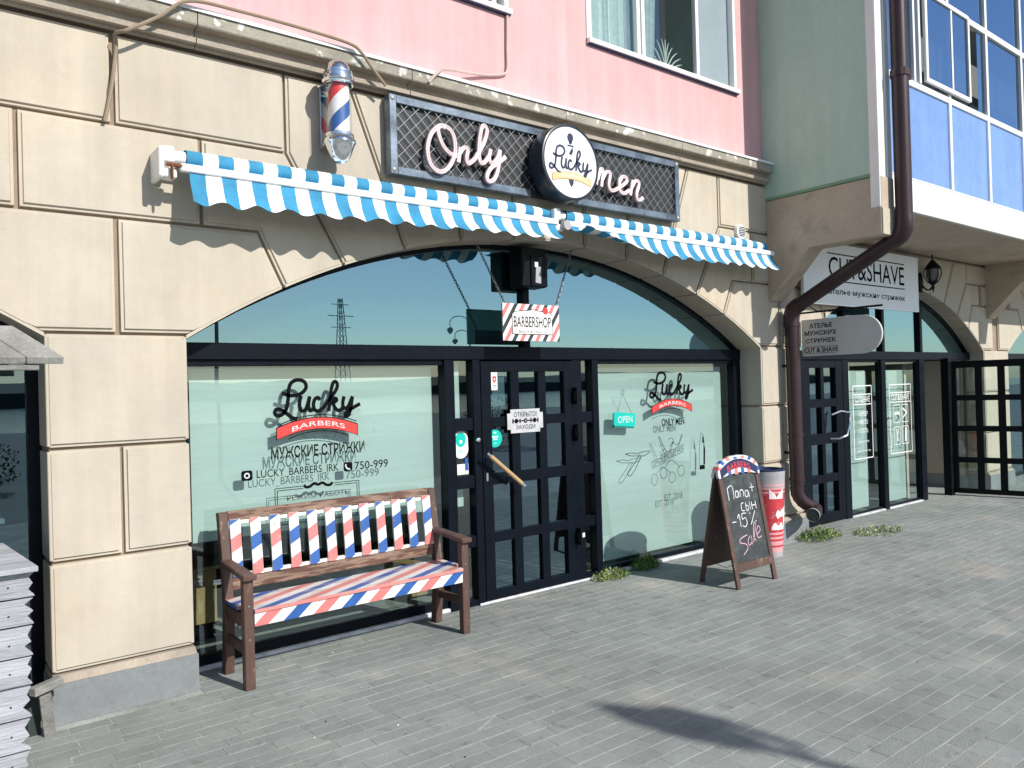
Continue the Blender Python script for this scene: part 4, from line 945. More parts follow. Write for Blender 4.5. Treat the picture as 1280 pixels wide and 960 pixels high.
def chain(a, c, name, parent):
    a = Vector(a); c = Vector(c); L_ = (c-a).length; n_ = int(L_/.026); d = (c-a)/n_; b = MB().use('chain')
    dn = d.normalized(); s1 = dn.cross(Vector((0, 1, 0))).normalized(); s2 = Vector((0, 1, 0))
    for i in range(n_):
        m_ = a+d*(i+.5); s = s1 if i % 2 else s2; ring = []
        for k in range(9): ang = 2*pi*k/8; ring.append(m_+dn*.0180*cos(ang)+s*.0095*sin(ang))
        b.tube(ring, .0036, 5, caps=False)
    return b.build(name, parent, smooth=True)
chain((3.625, 4.99, 2.895), (3.885, HY+.006, 2.45), 'chain', hs); chain((4.635, 4.99, 2.935), (4.44, HY+.006, 2.45), 'chain', hs)
al = empty('alarm_box', 'black alarm siren box with a pale label under the arch crown', 'alarm', (4.25, 5.08, 2.7))
B('housing', 'black', al, (4.10, 4.37, 5.02, 5.19, 2.60, 2.93), bev=.008); B('front_cover', 'frame', al, (4.19, 4.368, 5.005, 5.019, 2.605, 2.86), bev=.004)
b = MB().use('bingrey'); b.xz([(4.23, 2.635), (4.29, 2.63), (4.295, 2.77), (4.24, 2.77)], 5.002, 5.0045); b.use('pwhite'); b.xz([(4.225, 2.765), (4.26, 2.765), (4.26, 2.81), (4.225, 2.81)], 4.9995, 5.0015); b.build('label_plate', al)

# ------------------------------------------------------------------ bench
bn = empty('bench', 'wooden garden bench painted in diagonal barber pole stripes, in front of the left window', 'bench', (2.4, 4.9, 0))
BXL, BXR, BF, BBk = 1.605, 3.235, 4.66, 5.06
cols3 = ['pred', 'slwhite', 'pblue', 'slwhite']
def post(name, pts, wx, wy, parent=bn, m='brownwood'):
    """square post through centre points (x,y,z)"""
    b = MB().use(m)
    for a, c in zip(pts, pts[1:]):
        b.prism([(a[0]-wx/2, a[1]-wy/2, a[2]), (a[0]+wx/2, a[1]-wy/2, a[2]), (a[0]+wx/2, a[1]+wy/2, a[2]), (a[0]-wx/2, a[1]+wy/2, a[2])],
                [(c[0]-wx/2, c[1]-wy/2, c[2]), (c[0]+wx/2, c[1]-wy/2, c[2]), (c[0]+wx/2, c[1]+wy/2, c[2]), (c[0]-wx/2, c[1]+wy/2, c[2])])
    return b.build(name, parent, bev=.004)
for x in (BXL+.03, BXR-.03):
    post('leg', [(x, BF+.03, 0), (x, BF+.03, .655)], .06, .055)
    post('leg', [(x, BBk+.01, 0), (x, BBk-.03, .40)], .058, .07); post('back_post', [(x, BBk-.03, .40), (x, BBk-.0, .66), (x, BBk+.06, 1.01)], .058, .055)
    b = MB().use('brownwood'); b.prism([(x-.042, BF-.03, .655), (x+.042, BF-.03, .655), (x+.042, BF-.03, .690), (x-.042, BF-.03, .690)], [(x-.034, BBk, .685), (x+.034, BBk, .685), (x+.034, BBk, .72), (x-.034, BBk, .72)]); b.build('armrest', bn, bev=.006)
    B('side_rail', 'brownwood', bn, (x-.02, x+.02, BF+.06, BBk-.03, .36, .44), (x-.018, x+.018, BF+.06, BBk-.02, .20, .255), bev=.004)
def fr_y(z): return BBk-.03+(z-.40)*.12-.005
b = MB().use('wornwood'); z0, z1 = .925+.03, 1.015
b.prism([(BXL+.06, fr_y(z0)-.005, z0), (BXL+.06, fr_y(z0)+.03, z0), (BXL+.06, fr_y(z1)+.035, z1), (BXL+.06, fr_y(z1), z1)], [(BXR-.06, fr_y(z0)-.005, z0), (BXR-.06, fr_y(z0)+.03, z0), (BXR-.06, fr_y(z1)+.035, z1), (BXR-.06, fr_y(z1), z1)]); b.build('top_rail', bn, bev=.004)
b = MB().use('wornwood'); z0, z1 = .52, .60
b.prism([(BXL+.06, fr_y(z0)-.005, z0), (BXL+.06, fr_y(z0)+.03, z0), (BXL+.06, fr_y(z1)+.03, z1), (BXL+.06, fr_y(z1)-.005, z1)], [(BXR-.06, fr_y(z0)-.005, z0), (BXR-.06, fr_y(z0)+.03, z0), (BXR-.06, fr_y(z1)+.03, z1), (BXR-.06, fr_y(z1)-.005, z1)]); b.build('back_rail', bn, bev=.004)
for x in (BXL+.03, BXR-.03):
    b = MB().use('chrome')
    for z in (.5, .3): b.lathe([(0, BF+.0005), (.006, BF+.001), (.006, BF+.003)], x, 0, 8, 'y', z)
    b.build('bolt', bn)
B('white_batten', 'pwhite', bn, (BXL+.06, BXR-.06, fr_y(.61)-.002, fr_y(.61)+.018, .601, .622), (BXL+.06, BXR-.06, fr_y(.94)-.002, fr_y(.94)+.018, .932, .954))
NS = 12; sl0 = BXL+.065; pit = (BXR-.06-.068-sl0)/(NS-1)
for k in range(NS):
    x = sl0+pit*k; xw = .068; z0, z1 = .603, .962; b = MB()
    for poly, c_ in stripes([(x, z0), (x+xw, z0), (x+xw, z1), (x, z1)], radians(-62+180), .077, (.05+.077*2*(k % 2)+x*cos(radians(118))), cols3):
        b.use(c_); b.add([(px, fr_y(pz)-.018, pz) for px, pz in poly], [tuple(range(len(poly)))])
    b.use('pwhite'); b.prism([(x, fr_y(z0)-.0174, z0), (x+xw, fr_y(z0)-.0174, z0), (x+xw, fr_y(z0)-.004, z0), (x, fr_y(z0)-.004, z0)], [(x, fr_y(z1)-.0174, z1), (x+xw, fr_y(z1)-.0174, z1), (x+xw, fr_y(z1)-.004, z1), (x, fr_y(z1)-.004, z1)])
    b.build('back_slat', bn)
# seat: three boards with stripes, and striped front apron
SB = [(BF-.012, BF+.125), (BF+.13, BF+.265), (BF+.27, BBk-.03)]
for k, (ya, yb) in enumerate(SB):
    b = MB(); zz = .478; xa, xb = BXL+.005+(.055 if k == 0 else .0), BXR-.005-(.055 if k == 0 else 0)
    if k == 2: xa += .0
    for poly, c_ in stripes([(xa, ya), (xb, ya), (xb, yb), (xa, yb)], radians(-62), .062, .02, ['sred', 'swhite', 'sblue', 'swhite']):
        b.use(c_); b.add([(x, y, zz) for x, y in poly], [tuple(range(len(poly)))])
        b.add([(x, y, zz-.022) for x, y in poly], [tuple(range(len(poly)))[::-1]])
    b.use('sred'); b.add([(xa, ya, zz), (xb, ya, zz), (xb, ya, zz-.022), (xa, ya, zz-.022)], [(0, 1, 2, 3)]); b.add([(xa, yb, zz), (xb, yb, zz), (xb, yb, zz-.022), (xa, yb, zz-.022)], [(0, 3, 2, 1)])
    b.use('pblue'); b.add([(xa, ya, zz), (xa, yb, zz), (xa, yb, zz-.022), (xa, ya, zz-.022)], [(0, 1, 2, 3)]); b.add([(xb, ya, zz), (xb, yb, zz), (xb, yb, zz-.022), (xb, ya, zz-.022)], [(0, 3, 2, 1)])
    b.build('seat_board', bn)
b = MB(); xa, xb = BXL+.061, BXR-.061
for poly, c_ in stripes([(xa, .375), (xb, .375), (xb, .455), (xa, .455)], radians(-50), .062, .03, ['pred', 'slwhite', 'pblue', 'slwhite']):
    b.use(c_); b.add([(x, BF-.002, z) for x, z in poly], [tuple(range(len(poly)))])
b.use('brownwood'); b.box(xa, xb, BF-.001, BF+.022, .375, .455); b.build('seat_apron', bn)
B('metal_bracket', 'chrome', bn, (BXL+.061, BXL+.064, BF+.28, BF+.31, .30, .345), bev=.001)

# ------------------------------------------------------------------ A-frame chalkboard
af = empty('a_frame_sign', 'wooden A-frame chalkboard with an arched striped header reading BARBERS', 'sign board', (5.83, 4.24, 0))
AX0, AX1, AYF, AYB, AYT, AH = 5.545, 6.125, 4.04, 4.44, 4.235, 1.0
def leaf(front):
    s = 1 if front else -1; y0 = AYF if front else AYB
    def pt(x, h, d=0):   # on the leaf plane, d = proud of it
        t = h/AH; y = y0+(AYT-s*.018-y0)*t; return (x, y-s*d, h)
    b = MB().use('brownwood')
    def bb(xa, xb, za, zb, m, th=.022, d=0, name=None, bev=.003):
        q = MB().use(m); o_ = s*th
        q.prism([pt(xa, za, d), pt(xb, za, d), pt(xb, zb, d), pt(xa, zb, d)], [(p[0], p[1]+o_, p[2]) for p in (pt(xa, za, d), pt(xb, za, d), pt(xb, zb, d), pt(xa, zb, d))]); return q.build(name, af, bev=bev)
    bb(AX0, AX0+.052, 0, .97, 'brownwood', .024, .004, 'leg'); bb(AX1-.052, AX1, 0, .97, 'brownwood', .024, .004, 'leg')
    bb(AX0+.052, AX1-.052, .135, .205, 'brownwood' if not front else 'brownwood', .02, .002, 'bottom_rail')
    bb(AX0+.052, AX1-.052, .206, .955, 'board' if front else 'brownwood', .012, -.006, 'chalkboard' if front else 'back_board', 0)
    # arched header
    n_ = 16; xm = (AX0+AX1)/2; hw = (AX1-AX0)/2+.008; top = []
    for k in range(n_+1):
        a = pi*k/n_; top.append((xm+hw*cos(a), .955+.155*sin(a)**.8))
    low = [(xm-hw*.97+2*hw*.97*k/8, .925+.035*sin(pi*k/8)) for k in range(9)]
    poly = top+low
    b = MB(); P0 = [pt(x, z, .012) for x, z in poly]; P1 = [(p[0], p[1]+s*.026, p[2]) for p in P0]
    b.use('pwhite'); n2 = len(poly)
    for i in range(n2):
        j = (i+1) % n2; b.use(['pblue', 'pwhite', 'pred', 'pwhite'][(i//1) % 4] if i < n_ else 'pwhite'); b.add([P0[i], P0[j], P1[j], P1[i]], [(0, 1, 2, 3)])
    b.use('pwhite'); b.add(P0, [tuple(range(n2))]); b.add(P1, [tuple(range(n2))[::-1]])
    # radial stripes on the arch rim and across the foot
    for k in range(0, n_):
        c_ = ['pblue', 'pwhite', 'pred', 'pwhite'][k % 4]
        if c_ == 'pwhite': continue
        b.use(c_); a0, a1 = pi*k/n_, pi*(k+1)/n_
        q = [(xm+hw*cos(a0), .955+.155*sin(a0)**.8), (xm+hw*cos(a1), .955+.155*sin(a1)**.8), (xm+hw*.86*cos(a1), .955+.125*sin(a1)**.8), (xm+hw*.86*cos(a0), .955+.125*sin(a0)**.8)]
        b.add([pt(x, z, .0128) for x, z in q], [(0, 1, 2, 3)])
    for k in range(9):
        c_ = ['pwhite', 'pblue', 'pwhite', 'pred'][k % 4]
        if c_ == 'pwhite': continue
        xa = xm-hw*.7+hw*1.4*k/9; b.use(c_); xb = xa+hw*1.4/9; b.add([pt(xa, .945, .0128), pt(xb, .945, .0128), pt(xb+.01, 1.01, .0128), pt(xa+.01, 1.01, .0128)], [(0, 1, 2, 3)])
    b.build('header', af)
    if front:
        b = MB().use('bannavy'); up_ = []; dn_ = []
        for k in range(15):
            u = k/14; x = xm-hw*.90+2*hw*.90*u; dz = -.085*(2*u-1)**2; up_.append((x, 1.078+dz)); dn_.append((x, 1.000+dz*.95))
        b.add([pt(x, z, .0136) for x, z in up_+dn_[::-1]], [(i, i+1, 28-i, 29-i) for i in range(14)]); b.build('header_band', af)
        o_ = arctext('BARBERS', xm-.165, xm+.165, 1.028, .052, .035, 0, 'inkred', af)
        for v in o_.data.vertices: v.co = pt(v.co.x, v.co.z, .0150)
        # chalk writing
        U = lambda u, v: (AX0+.052+(AX1-AX0-.104)*u, .206+.749*v)
        wr = {'chalk': [[(.10, .84), (.10, .70)], [(.10, .84), (.25, .86), (.25, .71)], [(.40, .79), (.33, .79), (.31, .73), (.38, .73), (.40, .79), (.41, .72)], [(.46, .72), (.46, .79), (.55, .79), (.55, .72)], [(.70, .78), (.62, .78), (.60, .72), (.68, .72), (.70, .78), (.72, .70)], [(.83, .86), (.83, .76)], [(.77, .81), (.90, .81)],
              [(.50, .65), (.43, .64), (.42, .57), (.50, .56)], [(.56, .65), (.56, .56), (.62, .57), (.62, .61), (.56, .61)], [(.68, .65), (.68, .56)], [(.74, .65), (.74, .56)], [(.86, .65), (.86, .56)], [(.74, .605), (.86, .605)],
              [(.08, .455), (.20, .455)], [(.25, .49), (.31, .53), (.31, .39)], [(.52, .53), (.40, .53), (.39, .47), (.48, .48), (.51, .42), (.44, .38), (.37, .40)], [(.80, .54), (.62, .39)], [(.62, .52), (.65, .52)], [(.77, .42), (.80, .42)]],
              'chalkpink': [[(.45, .29), (.24, .26), (.20, .22), (.36, .19), (.40, .14), (.25, .08)], [(.52, .27), (.44, .22), (.46, .17), (.55, .20), (.56, .27), (.55, .17)], [(.60, .19), (.74, .38), (.70, .40), (.63, .26), (.68, .20)], [(.72, .26), (.86, .31), (.82, .36), (.74, .30), (.76, .23), (.88, .24)]]}
        for m, sts in wr.items():
            for s_ in sts:
                q = MB().use(m); pts_ = [U(*p_) for p_ in s_]; q.ribbon([(v.x, v.y) for v in (spline(pts_, 4) if len(pts_) > 2 else [Vector(p_) for p_ in pts_])], .0082, 0, .0006)
                q.v = [pt(v[0], v[2], -.003-v[1]) for v in q.v]; q.build('chalk_stroke', af)
leaf(True); leaf(False)
b = MB().use('rust')
for x in (AX0+.02, AX1-.02): b.tube([(x, AYF+.055, .20), (x+.005, 4.18, .165), (x, AYB-.05, .21)], .003, 5)
b.build('stay_chain', af)

# ------------------------------------------------------------------ litter bin
tb = empty('litter_bin', 'round tapered bin wrapped in worn red and white graphics behind the chalkboard', 'bin', (7.02, 4.63, 0))
TX, TY = 6.91, 4.64
def rr(z): return .128+.046*z/.87
b = MB(); n_ = 40
bands = [(0, .05, 'bingrey'), (.05, .10, 'binpink'), (.10, .12, 'binred'), (.12, .16, 'binpink')]+[(.16+.022*k, .16+.022*(k+1), ('binred', 'binpink')[k % 2]) for k in range(5)]+[(.27, .64, 'binred')]+[(.64+.018*k, .64+.018*(k+1), ('binpink', 'binred', 'binpink', 'bingrey')[k % 4]) for k in range(5)]+[(.73, .855, 'bingrey'), (.855, .87, 'bannavy')]
for za, zb, m in bands: b.use(m); b.lathe([(rr(za), za), (rr(zb), zb)], TX, TY, n_)
b.use('bannavy'); b.lathe([(rr(.87), .87), (rr(.87)-.02, .875), (rr(.87)-.03, .80), (0, .80)], TX, TY, n_); b.lathe([(0, .001), (rr(0), 0)], TX, TY, n_); b.build('body', tb, smooth=True)
b = MB().use('pwhite')
def patch(poly):   # (angle, z) outline wrapped on the drum
    b.add([(TX+(rr(z)+.002)*cos(a), TY+(rr(z)+.002)*sin(a), z) for a, z in poly], [tuple(range(len(poly)))])
a0 = radians(-84)
def strip(az0, az1, zf0, zf1, n=8):
    for k in range(n):
        u0, u1 = k/n, (k+1)/n; A0, A1 = az0+(az1-az0)*u0, az0+(az1-az0)*u1
        patch([(A0, zf0(u0)), (A1, zf0(u1)), (A1, zf1(u1)), (A0, zf1(u0))])
for rp in (-2.2, 0):
    o_ = a0+rp
    strip(o_-1.0, o_-.05, lambda u: .585, lambda u: .60+.07*abs(2*u-1)**.7*1.2)
    strip(o_-.62, o_-.22, lambda u: .43-.045*sin(pi*u), lambda u: .43+.045*sin(pi*u))
    strip(o_-.25, o_+.35, lambda u: .40+.01*u, lambda u: .46+.05*u)
    strip(o_+.1, o_+.45, lambda u: .30+.05*u, lambda u: .40+.20*u)
    strip(o_-.9, o_+.2, lambda u: .275, lambda u: .30+.05*abs(sin(7*u)))
b.build('white_graphic', tb)

# ------------------------------------------------------------------ drainpipe
dp = empty('drainpipe', 'dark brown metal drainpipe slanting from the balcony corner down the pier', 'drainpipe', (7.72, W-.1, 0))
def rsec(b, pts, w_=.075, n=12):
    b.tube(pts, w_, n)
top_ = P(1128, 100, 3.56); e1 = P(1128, 290, 3.56); e2 = P(989, 388, 4.80); lo = P(995, 600, 4.80); e3 = P(1018, 646, 4.66)
e2 = Vector((e2.x, 4.80, e2.z)); lo = Vector((e2.x+.012, 4.80, .62)); tip = P(1016, 644, 4.60)
X_ = (top_.x+e1.x)/2
b = MB().use('pipe'); rsec(b, [(X_, 3.56, 4.72), (X_, 3.56, 7.6)]); b.build('upper_pipe', dp, smooth=True)
b = MB().use('pipe'); rsec(b, [(X_, 3.56, 4.70), (X_, 3.56, e1.z+.14)], .078); b.build('upper_pipe', dp, smooth=True)
b = MB().use('pipe'); rsec(b, [(X_, 3.56, 4.66), (X_, 3.56, 4.73)], .088); b.box(X_+.06, X_+.11, 3.50, 3.52, 4.64, 4.75); b.build('pipe_clamp', dp)
b = MB().use('pipe'); dv = (e2-Vector((X_, 3.56, e1.z))).normalized(); a = Vector((X_, 3.56, e1.z))
rsec(b, spline([a+Vector((0, 0, .16)), a+Vector((0, 0, .06)), a+dv*.05, a+dv*.16], 4), .083); b.build('elbow', dp, smooth=True)
b = MB().use('pipe'); rsec(b, [a+dv*.14, e2-dv*.10]); b.build('slanted_pipe', dp, smooth=True)
b = MB().use('pipe'); rsec(b, spline([e2-dv*.13, e2-dv*.04, e2+Vector((0, 0, -.06)), e2+Vector((0, 0, -.18))], 4), .083); b.build('elbow', dp, smooth=True)
b = MB().use('pipe'); rsec(b, [e2+Vector((0, 0, -.12)), lo]); 
for z_ in (1.15, .66): b.use('pipe'); rsec(b, [(e2.x+.01, 4.80, z_), (e2.x+.01, 4.80, z_+.03)], .082)
b.build('lower_pipe', dp, smooth=True)
b = MB().use('pipe'); pts = spline([lo+Vector((0, 0, .03)), lo+Vector((0, -.0, -.10)), lo+Vector((.07, -.03, -.20)), lo+Vector((.20, -.09, -.28)), tip], 5)
rsec(b, pts, [.068+.004*(i % 2) for i in range(len(pts))]); b.build('spout', dp, smooth=True)
b = MB().use('mortar'); dn = (tip-pts[-4]).normalized(); b.tube([tip-dn*.01, tip+dn*.004], .074, 16, caps=False); b.tube([tip-dn*.01, tip+dn*.004], .069, 16, caps=False); b.use('roomdark'); b.tube([tip, tip+dn*.0015], .068, 16); b.build('spout_rim', dp)  # dark disc across the open end paints the shade inside the pipe
for z_ in (1.9, .95): B('wall_strap', 'pipe', dp, (e2.x-.02, e2.x+.02, 4.86, W+.01, z_, z_+.03))

# ------------------------------------------------------------------ second shop signs
cs = empty('sign', 'large pale rectangular CUT & SHAVE board above the second shop', 'sign', (9.6, W-.08, 3))
b = MB().use('cssign'); b.xz([(7.99, 2.62), (10.76, 2.62), (10.76, 3.345), (7.99, 3.345)], W-.10, W-.06); b.build('board', cs, bev=.003)
text('lettering', 'CUT&SHAVE', 8.52, 10.36, 2.945, 3.185, W-.1015, 'ink', cs, bold=.004); text('lettering', 'ателье мужских стрижек', 8.50, 10.37, 2.73, 2.80, W-.1015, 'ink', cs, bold=.012)
b = MB().use('ink'); b.box(8.5, 10.37, W-.1025, W-.101, 3.215, 3.228); b.box(8.5, 10.37, W-.1025, W-.101, 2.895, 2.908); b.build('rule_line', cs)
bl = empty('sign', 'grey round ended blade sign hanging from a black rod beside the drainpipe', 'sign', (8.06, 4.5, 2.2))
b = MB().use('blade'); pl_ = [(W-.0, 2.015), (W-.0, 2.42)]; 
cyb, czb, rb = 4.20, 2.225, .205
poly = [(4.90, 2.02), (4.90, 2.43)]+[(cyb-rb*sin(pi*k/16)*1.05, czb+rb*cos(pi*k/16)) for k in range(17)]
b.prism([(8.045, y, z) for y, z in poly], [(8.075, y, z) for y, z in poly]); b.build('panel', bl, bev=.003)
for k, (s_, ya, yb, h) in enumerate((('АТЕЛЬЕ', 4.80, 4.53, .052), ('МУЖСКИХ', 4.86, 4.48, .052), ('СТРИЖЕК', 4.85, 4.49, .052), ('CUT & SHAVE', 4.87, 4.47, .052))):
    zc = (2.355, 2.275, 2.19, 2.085)[k]; text('lettering', s_, ya, yb, zc-h/2, zc+h/2, 8.0432, 'ink', bl, plane='yz', bold=.02)
B('rule_line', 'ink', bl, (8.0428, 8.0438, 4.47, 4.86, 2.12, 2.124), (8.0428, 8.0438, 4.50, 4.84, 2.048, 2.052))
b = MB().use('black'); b.tube([(8.06, W+.01, 2.51), (8.06, 3.98, 2.51)], .011, 8); b.tube([(8.06, 4.62, 2.51), (8.06, 4.62, 2.43)], .006, 6); b.tube([(8.06, 4.15, 2.51), (8.06, 4.15, 2.43)], .006, 6); b.tube([(8.06, W+.01, 2.66), (8.06, 4.7, 2.51)], .006, 6); b.build('hanging_rod', bl)
# wall lantern
ln = empty('wall_lantern', 'ornate black wall lantern by the end of the large pale board', 'lantern', (11.1, W-.1, 3.1))
lx, ly, lz = 11.08, W-.15, 3.12
b = MB().use('black'); b.lathe([(0, lz+.30), (.012, lz+.27), (.006, lz+.22), (.03, lz+.20), (.05, lz+.175), (.085, lz+.13), (.105, lz+.10), (.10, lz+.09), (.0, lz+.11)], lx, ly, 14); b.build('lamp_cap', ln, smooth=True)
b = MB().use('lampglass'); b.lathe([(.08, lz+.09), (.085, lz), (.055, lz-.08), (.03, lz-.10)], lx, ly, 12); b.build('lamp_glass', ln, smooth=True)
b = MB().use('black')
for k in range(6): a = 2*pi*k/6; b.tube([(lx+.10*cos(a), ly+.10*sin(a), lz+.10), (lx+.105*cos(a), ly+.105*sin(a), lz), (lx+.06*cos(a), ly+.06*sin(a), lz-.09)], .007, 5)
b.lathe([(.07, lz-.08), (.04, lz-.11), (.015, lz-.13), (.02, lz-.16), (.0, lz-.24)], lx, ly, 12)
b.tube(spline([(lx, ly, lz-.15), (lx-.03, ly+.06, lz-.19), (lx-.06, W-.03, lz-.12)], 5), .012, 6); b.build('lamp_arm', ln, smooth=True)
b = MB().use('black'); b.xz([(lx-.12, lz-.2), (lx-.05, lz-.22), (lx-.03, lz-.1), (lx-.04, lz+.02), (lx-.09, lz+.06), (lx-.13, lz-.02)], W-.035, W+.002); b.build('wall_plate', ln, bev=.006)
# vent cap
vn = empty('vent_cap', 'small round louvred vent cap on the stucco near the awning end', 'vent', (6.95, W, 3.3))
b = MB().use('white_metal'); b.lathe([(.0, W-.04), (.06, W-.04), (.075, W-.035), (.078, W-.0), (.078, W+.01)], 6.955, 0, 24, 'y', 3.315); b.build('rim', vn, smooth=True)
b = MB().use('inkgrey')
for k in range(6): z = 3.27+.018*k; h = sqrt(max(.06**2-(z-3.315)**2, .0001)); b.box(6.955-h, 6.955+h, W-.044, W-.0405, z, z+.008)
b.build('louvre', vn)

# ------------------------------------------------------------------ cables
def cable(pts, r, m, label):
    b = MB().use(m); b.tube(spline(pts, 6), r, 7); return b.build('cable', None, smooth=True, label=label, cat='cable')
CY = W-.125
cable([P(131, 152, W-.02), P(139, 110, W-.02), P(145, 60, W-.03), P(144, 42, W-.06), P(160, 37, CY), P(200, 20, CY-.01), P(236, 1, CY-.02), P(300, 14, CY-.02), P(380, 36, CY-.02), P(436, 54, CY-.02), P(452, 66, CY-.02), P(466, 86, CY-.01), P(482, 107, CY+.01)], .011, 'cable', 'tan cable bundle draped along the cornice above the barber pole')
cable([P(634, 20, PY-.02), P(634, 60, PY-.02), P(634, 86, PY-.02), P(628, 93, PY-.02), P(600, 93, PY-.03), P(560, 87, PY-.10), P(548, 90, CY-.01), P(536, 103, CY-.0)], .012, 'cablepink', 'pinkish conduit bending down from the upstairs window corner')

# ------------------------------------------------------------------ weathered wooden kiosk at left
kk = empty('wooden_kiosk', 'weathered grey wooden stall with plank roof at the left edge', 'stall', (.0, 4.4, 0))
KY = 4.30
zs = [.96, .84, .71, .565, .43, .28, .13, -.0]
jr = lambda z: .455+.038*z/.96
jx = [.455, .47, .465, .46, .455, .45, .445, .44]
rk = random.Random(5)
for k in range(7):
    z1, z0 = zs[k]-.004, zs[k+1]+.004; xr = .462
    # toothed right end: two saw teeth per board
    h = (z1-z0); xr = jr(z0)+.012; t_ = [(xr, z0), (xr-.0, z0+h*.04), (xr-.030+rk.uniform(-.012, .012), z0+h*rk.uniform(.22, .34)), (xr-rk.uniform(0, .008), z0+h*rk.uniform(.44, .56)), (xr-.030+rk.uniform(-.014, .014), z0+h*rk.uniform(.68, .84)), (xr, z1)]
    poly = [(-1.1, z0)]+t_+[(-1.1, z1)]
    yo = KY+rk.uniform(-.004, .004); b = MB().use('greywood'); b.xz(poly, yo, KY+.035); bo_ = b.build('board', kk, bev=.004)
    q = MB().use('inkgrey')
    for nx_ in (.395, .20): q.disc(nx_, z0+h*.5+rk.uniform(-.01, .01), .005, yo-.0015, .002, 8)
    q.build('nail_heads', kk, kind='stuff')
# side boards run back from the corner
for k in range(7):
    b = MB().use('greywood'); z1, z0 = zs[k]-.004, zs[k+1]+.004; b.prism([(.43, KY+.036, z0), (.405, KY+.036, z0), (.405, KY+.036, z1), (.43, KY+.036, z1)], [(.385, KY+.80, z0), (.36, KY+.80, z0), (.36, KY+.80, z1), (.385, KY+.80, z1)]); b.build('board', kk)
for k in range(4):
    b = MB().use('greywood'); y0, y1 = KY-.05+.215*k, KY-.05+.215*(k+1)-.004; f_ = lambda y: .512-(y-KY+.05)*.07
    b.prism([(-1.2, y0, .965), (f_(y0), y0, .965), (f_(y1), y1, .965), (-1.2, y1, .965)], [(-1.2, y0, .99), (f_(y0), y0, .99), (f_(y1), y1, .99), (-1.2, y1, .99)]); b.build('counter_plank', kk, bev=.002)
for x in (-1.05, -.25): B('post', 'greywood', kk, (x, x+.08, KY+.06, KY+.14, .99, 1.96), bev=.003)
# roof: planks falling toward the street; right-hand hip edge
ea, eb = P(80, 446, KY-.05), P(0, 447, KY-.05); rt = P(16, 407, KY+.36)
ev = Vector((ea.x, KY-.05, ea.z)); slope_ = rt-ev; wdt = .155
for k in range(7):
    x1_ = ev.x-wdt*k; x0_ = x1_-wdt+.004
    a = Vector((x1_, ev.y, ev.z)); c_ = Vector((x0_, ev.y, ev.z)); tt = slope_*(1 if k == 0 else 1)
    b = MB().use('greywood2'); dz = Vector((0, .012, -.034)); q = [c_, a, a+slope_, c_+slope_]
    b.prism(q, [p_+dz for p_ in q]); b.build('roof_plank', kk, bev=.003)
B('roof_beam', 'greywood2', kk, (-1.1, ev.x-.10, ev.y+.02, ev.y+.06, ev.z-.062, ev.z-.036), bev=.003)
# small stake with slanted cap
sk = empty('wooden_stake', 'short weathered stake with a slanted cap board by the granite plinth', 'stake', (.6, 4.78, 0))
p_ = P(60, 900, 4.80)
b = MB().use('greywood2'); s0 = P(62, 905, 4.78); s1 = P(56, 868, 4.74)
b.bar((s0.x-.0, s0.y, .0), (s1.x, s1.y, s1.z), .055, .03); b.build('post', sk, bev=.003)
b = MB().use('greywood2'); q0 = P(40, 866, 4.70); q1 = P(76, 850, 4.78); b.bar(q0, q1, .05, .045); b.build('cap_board', sk, bev=.004)
b = MB().use('roomdark'); q0 = P(42, 860, 4.82); b.bar((q0.x, 4.84, 0), (q0.x, 4.84, .22), .06, .02); b.build('back_strut', sk)

# ------------------------------------------------------------------ weeds
def weed(x, y, r, h, n, label, seed, dry=False):
    rw_ = random.Random(seed); b = MB()
    for i in range(n):
        a = rw_.uniform(0, 2*pi); rad = r*sqrt(rw_.random()); px, py = x+rad*cos(a), y+rad*sin(a)*.55; ht = h*(1-.75*(rad/r)**1.2)*rw_.uniform(.1, 1)**1.3
        b.use('leaf2' if rw_.random() < (.55 if dry else .25) else 'leaf'); L_ = rw_.uniform(.018, .04); wd = L_*.38; th = rw_.uniform(0, 2*pi); tl = rw_.uniform(.1, 1.2)
        d = Vector((cos(th)*cos(tl), sin(th)*cos(tl), sin(tl))); s_ = Vector((-sin(th), cos(th), 0)); p0 = Vector((px, py, ht*.9)); 
        b.add([p0, p0+d*L_*.5+s_*wd, p0+d*L_, p0+d*L_*.5-s_*wd], [(0, 1, 2), (0, 2, 3)])
        if rw_.random() < .45:
            q = Vector((px, py, 0)); hh = h*rw_.uniform(.5, 1.25)*(1-.5*rad/r); tp = q+Vector((cos(th)*hh*.5, sin(th)*hh*.5, hh)); md = q+Vector((cos(th)*hh*.12, sin(th)*hh*.12, hh*.6)); b.add([q-s_*.003, q+s_*.003, md+s_*.003, md-s_*.003, tp], [(0, 1, 2, 3), (3, 2, 4)])
    o = b.build('weed', None, label=label, cat='weed', group='weeds at the foot of the wall'); return o
weed(5.13, 5.10, .22, .10, 250, 'pale leafy weed at the foot of the door side light', 1, True)
weed(5.62, 5.14, .17, .16, 330, 'dark green weed under the right shop window', 2)
weed(8.02, 4.74, .33, .15, 400, 'bushy green weed under the drainpipe spout', 3)
weed(8.75, 4.45, .38, .07, 220, 'low patchy weed out on the paving right of the spout', 4, True)

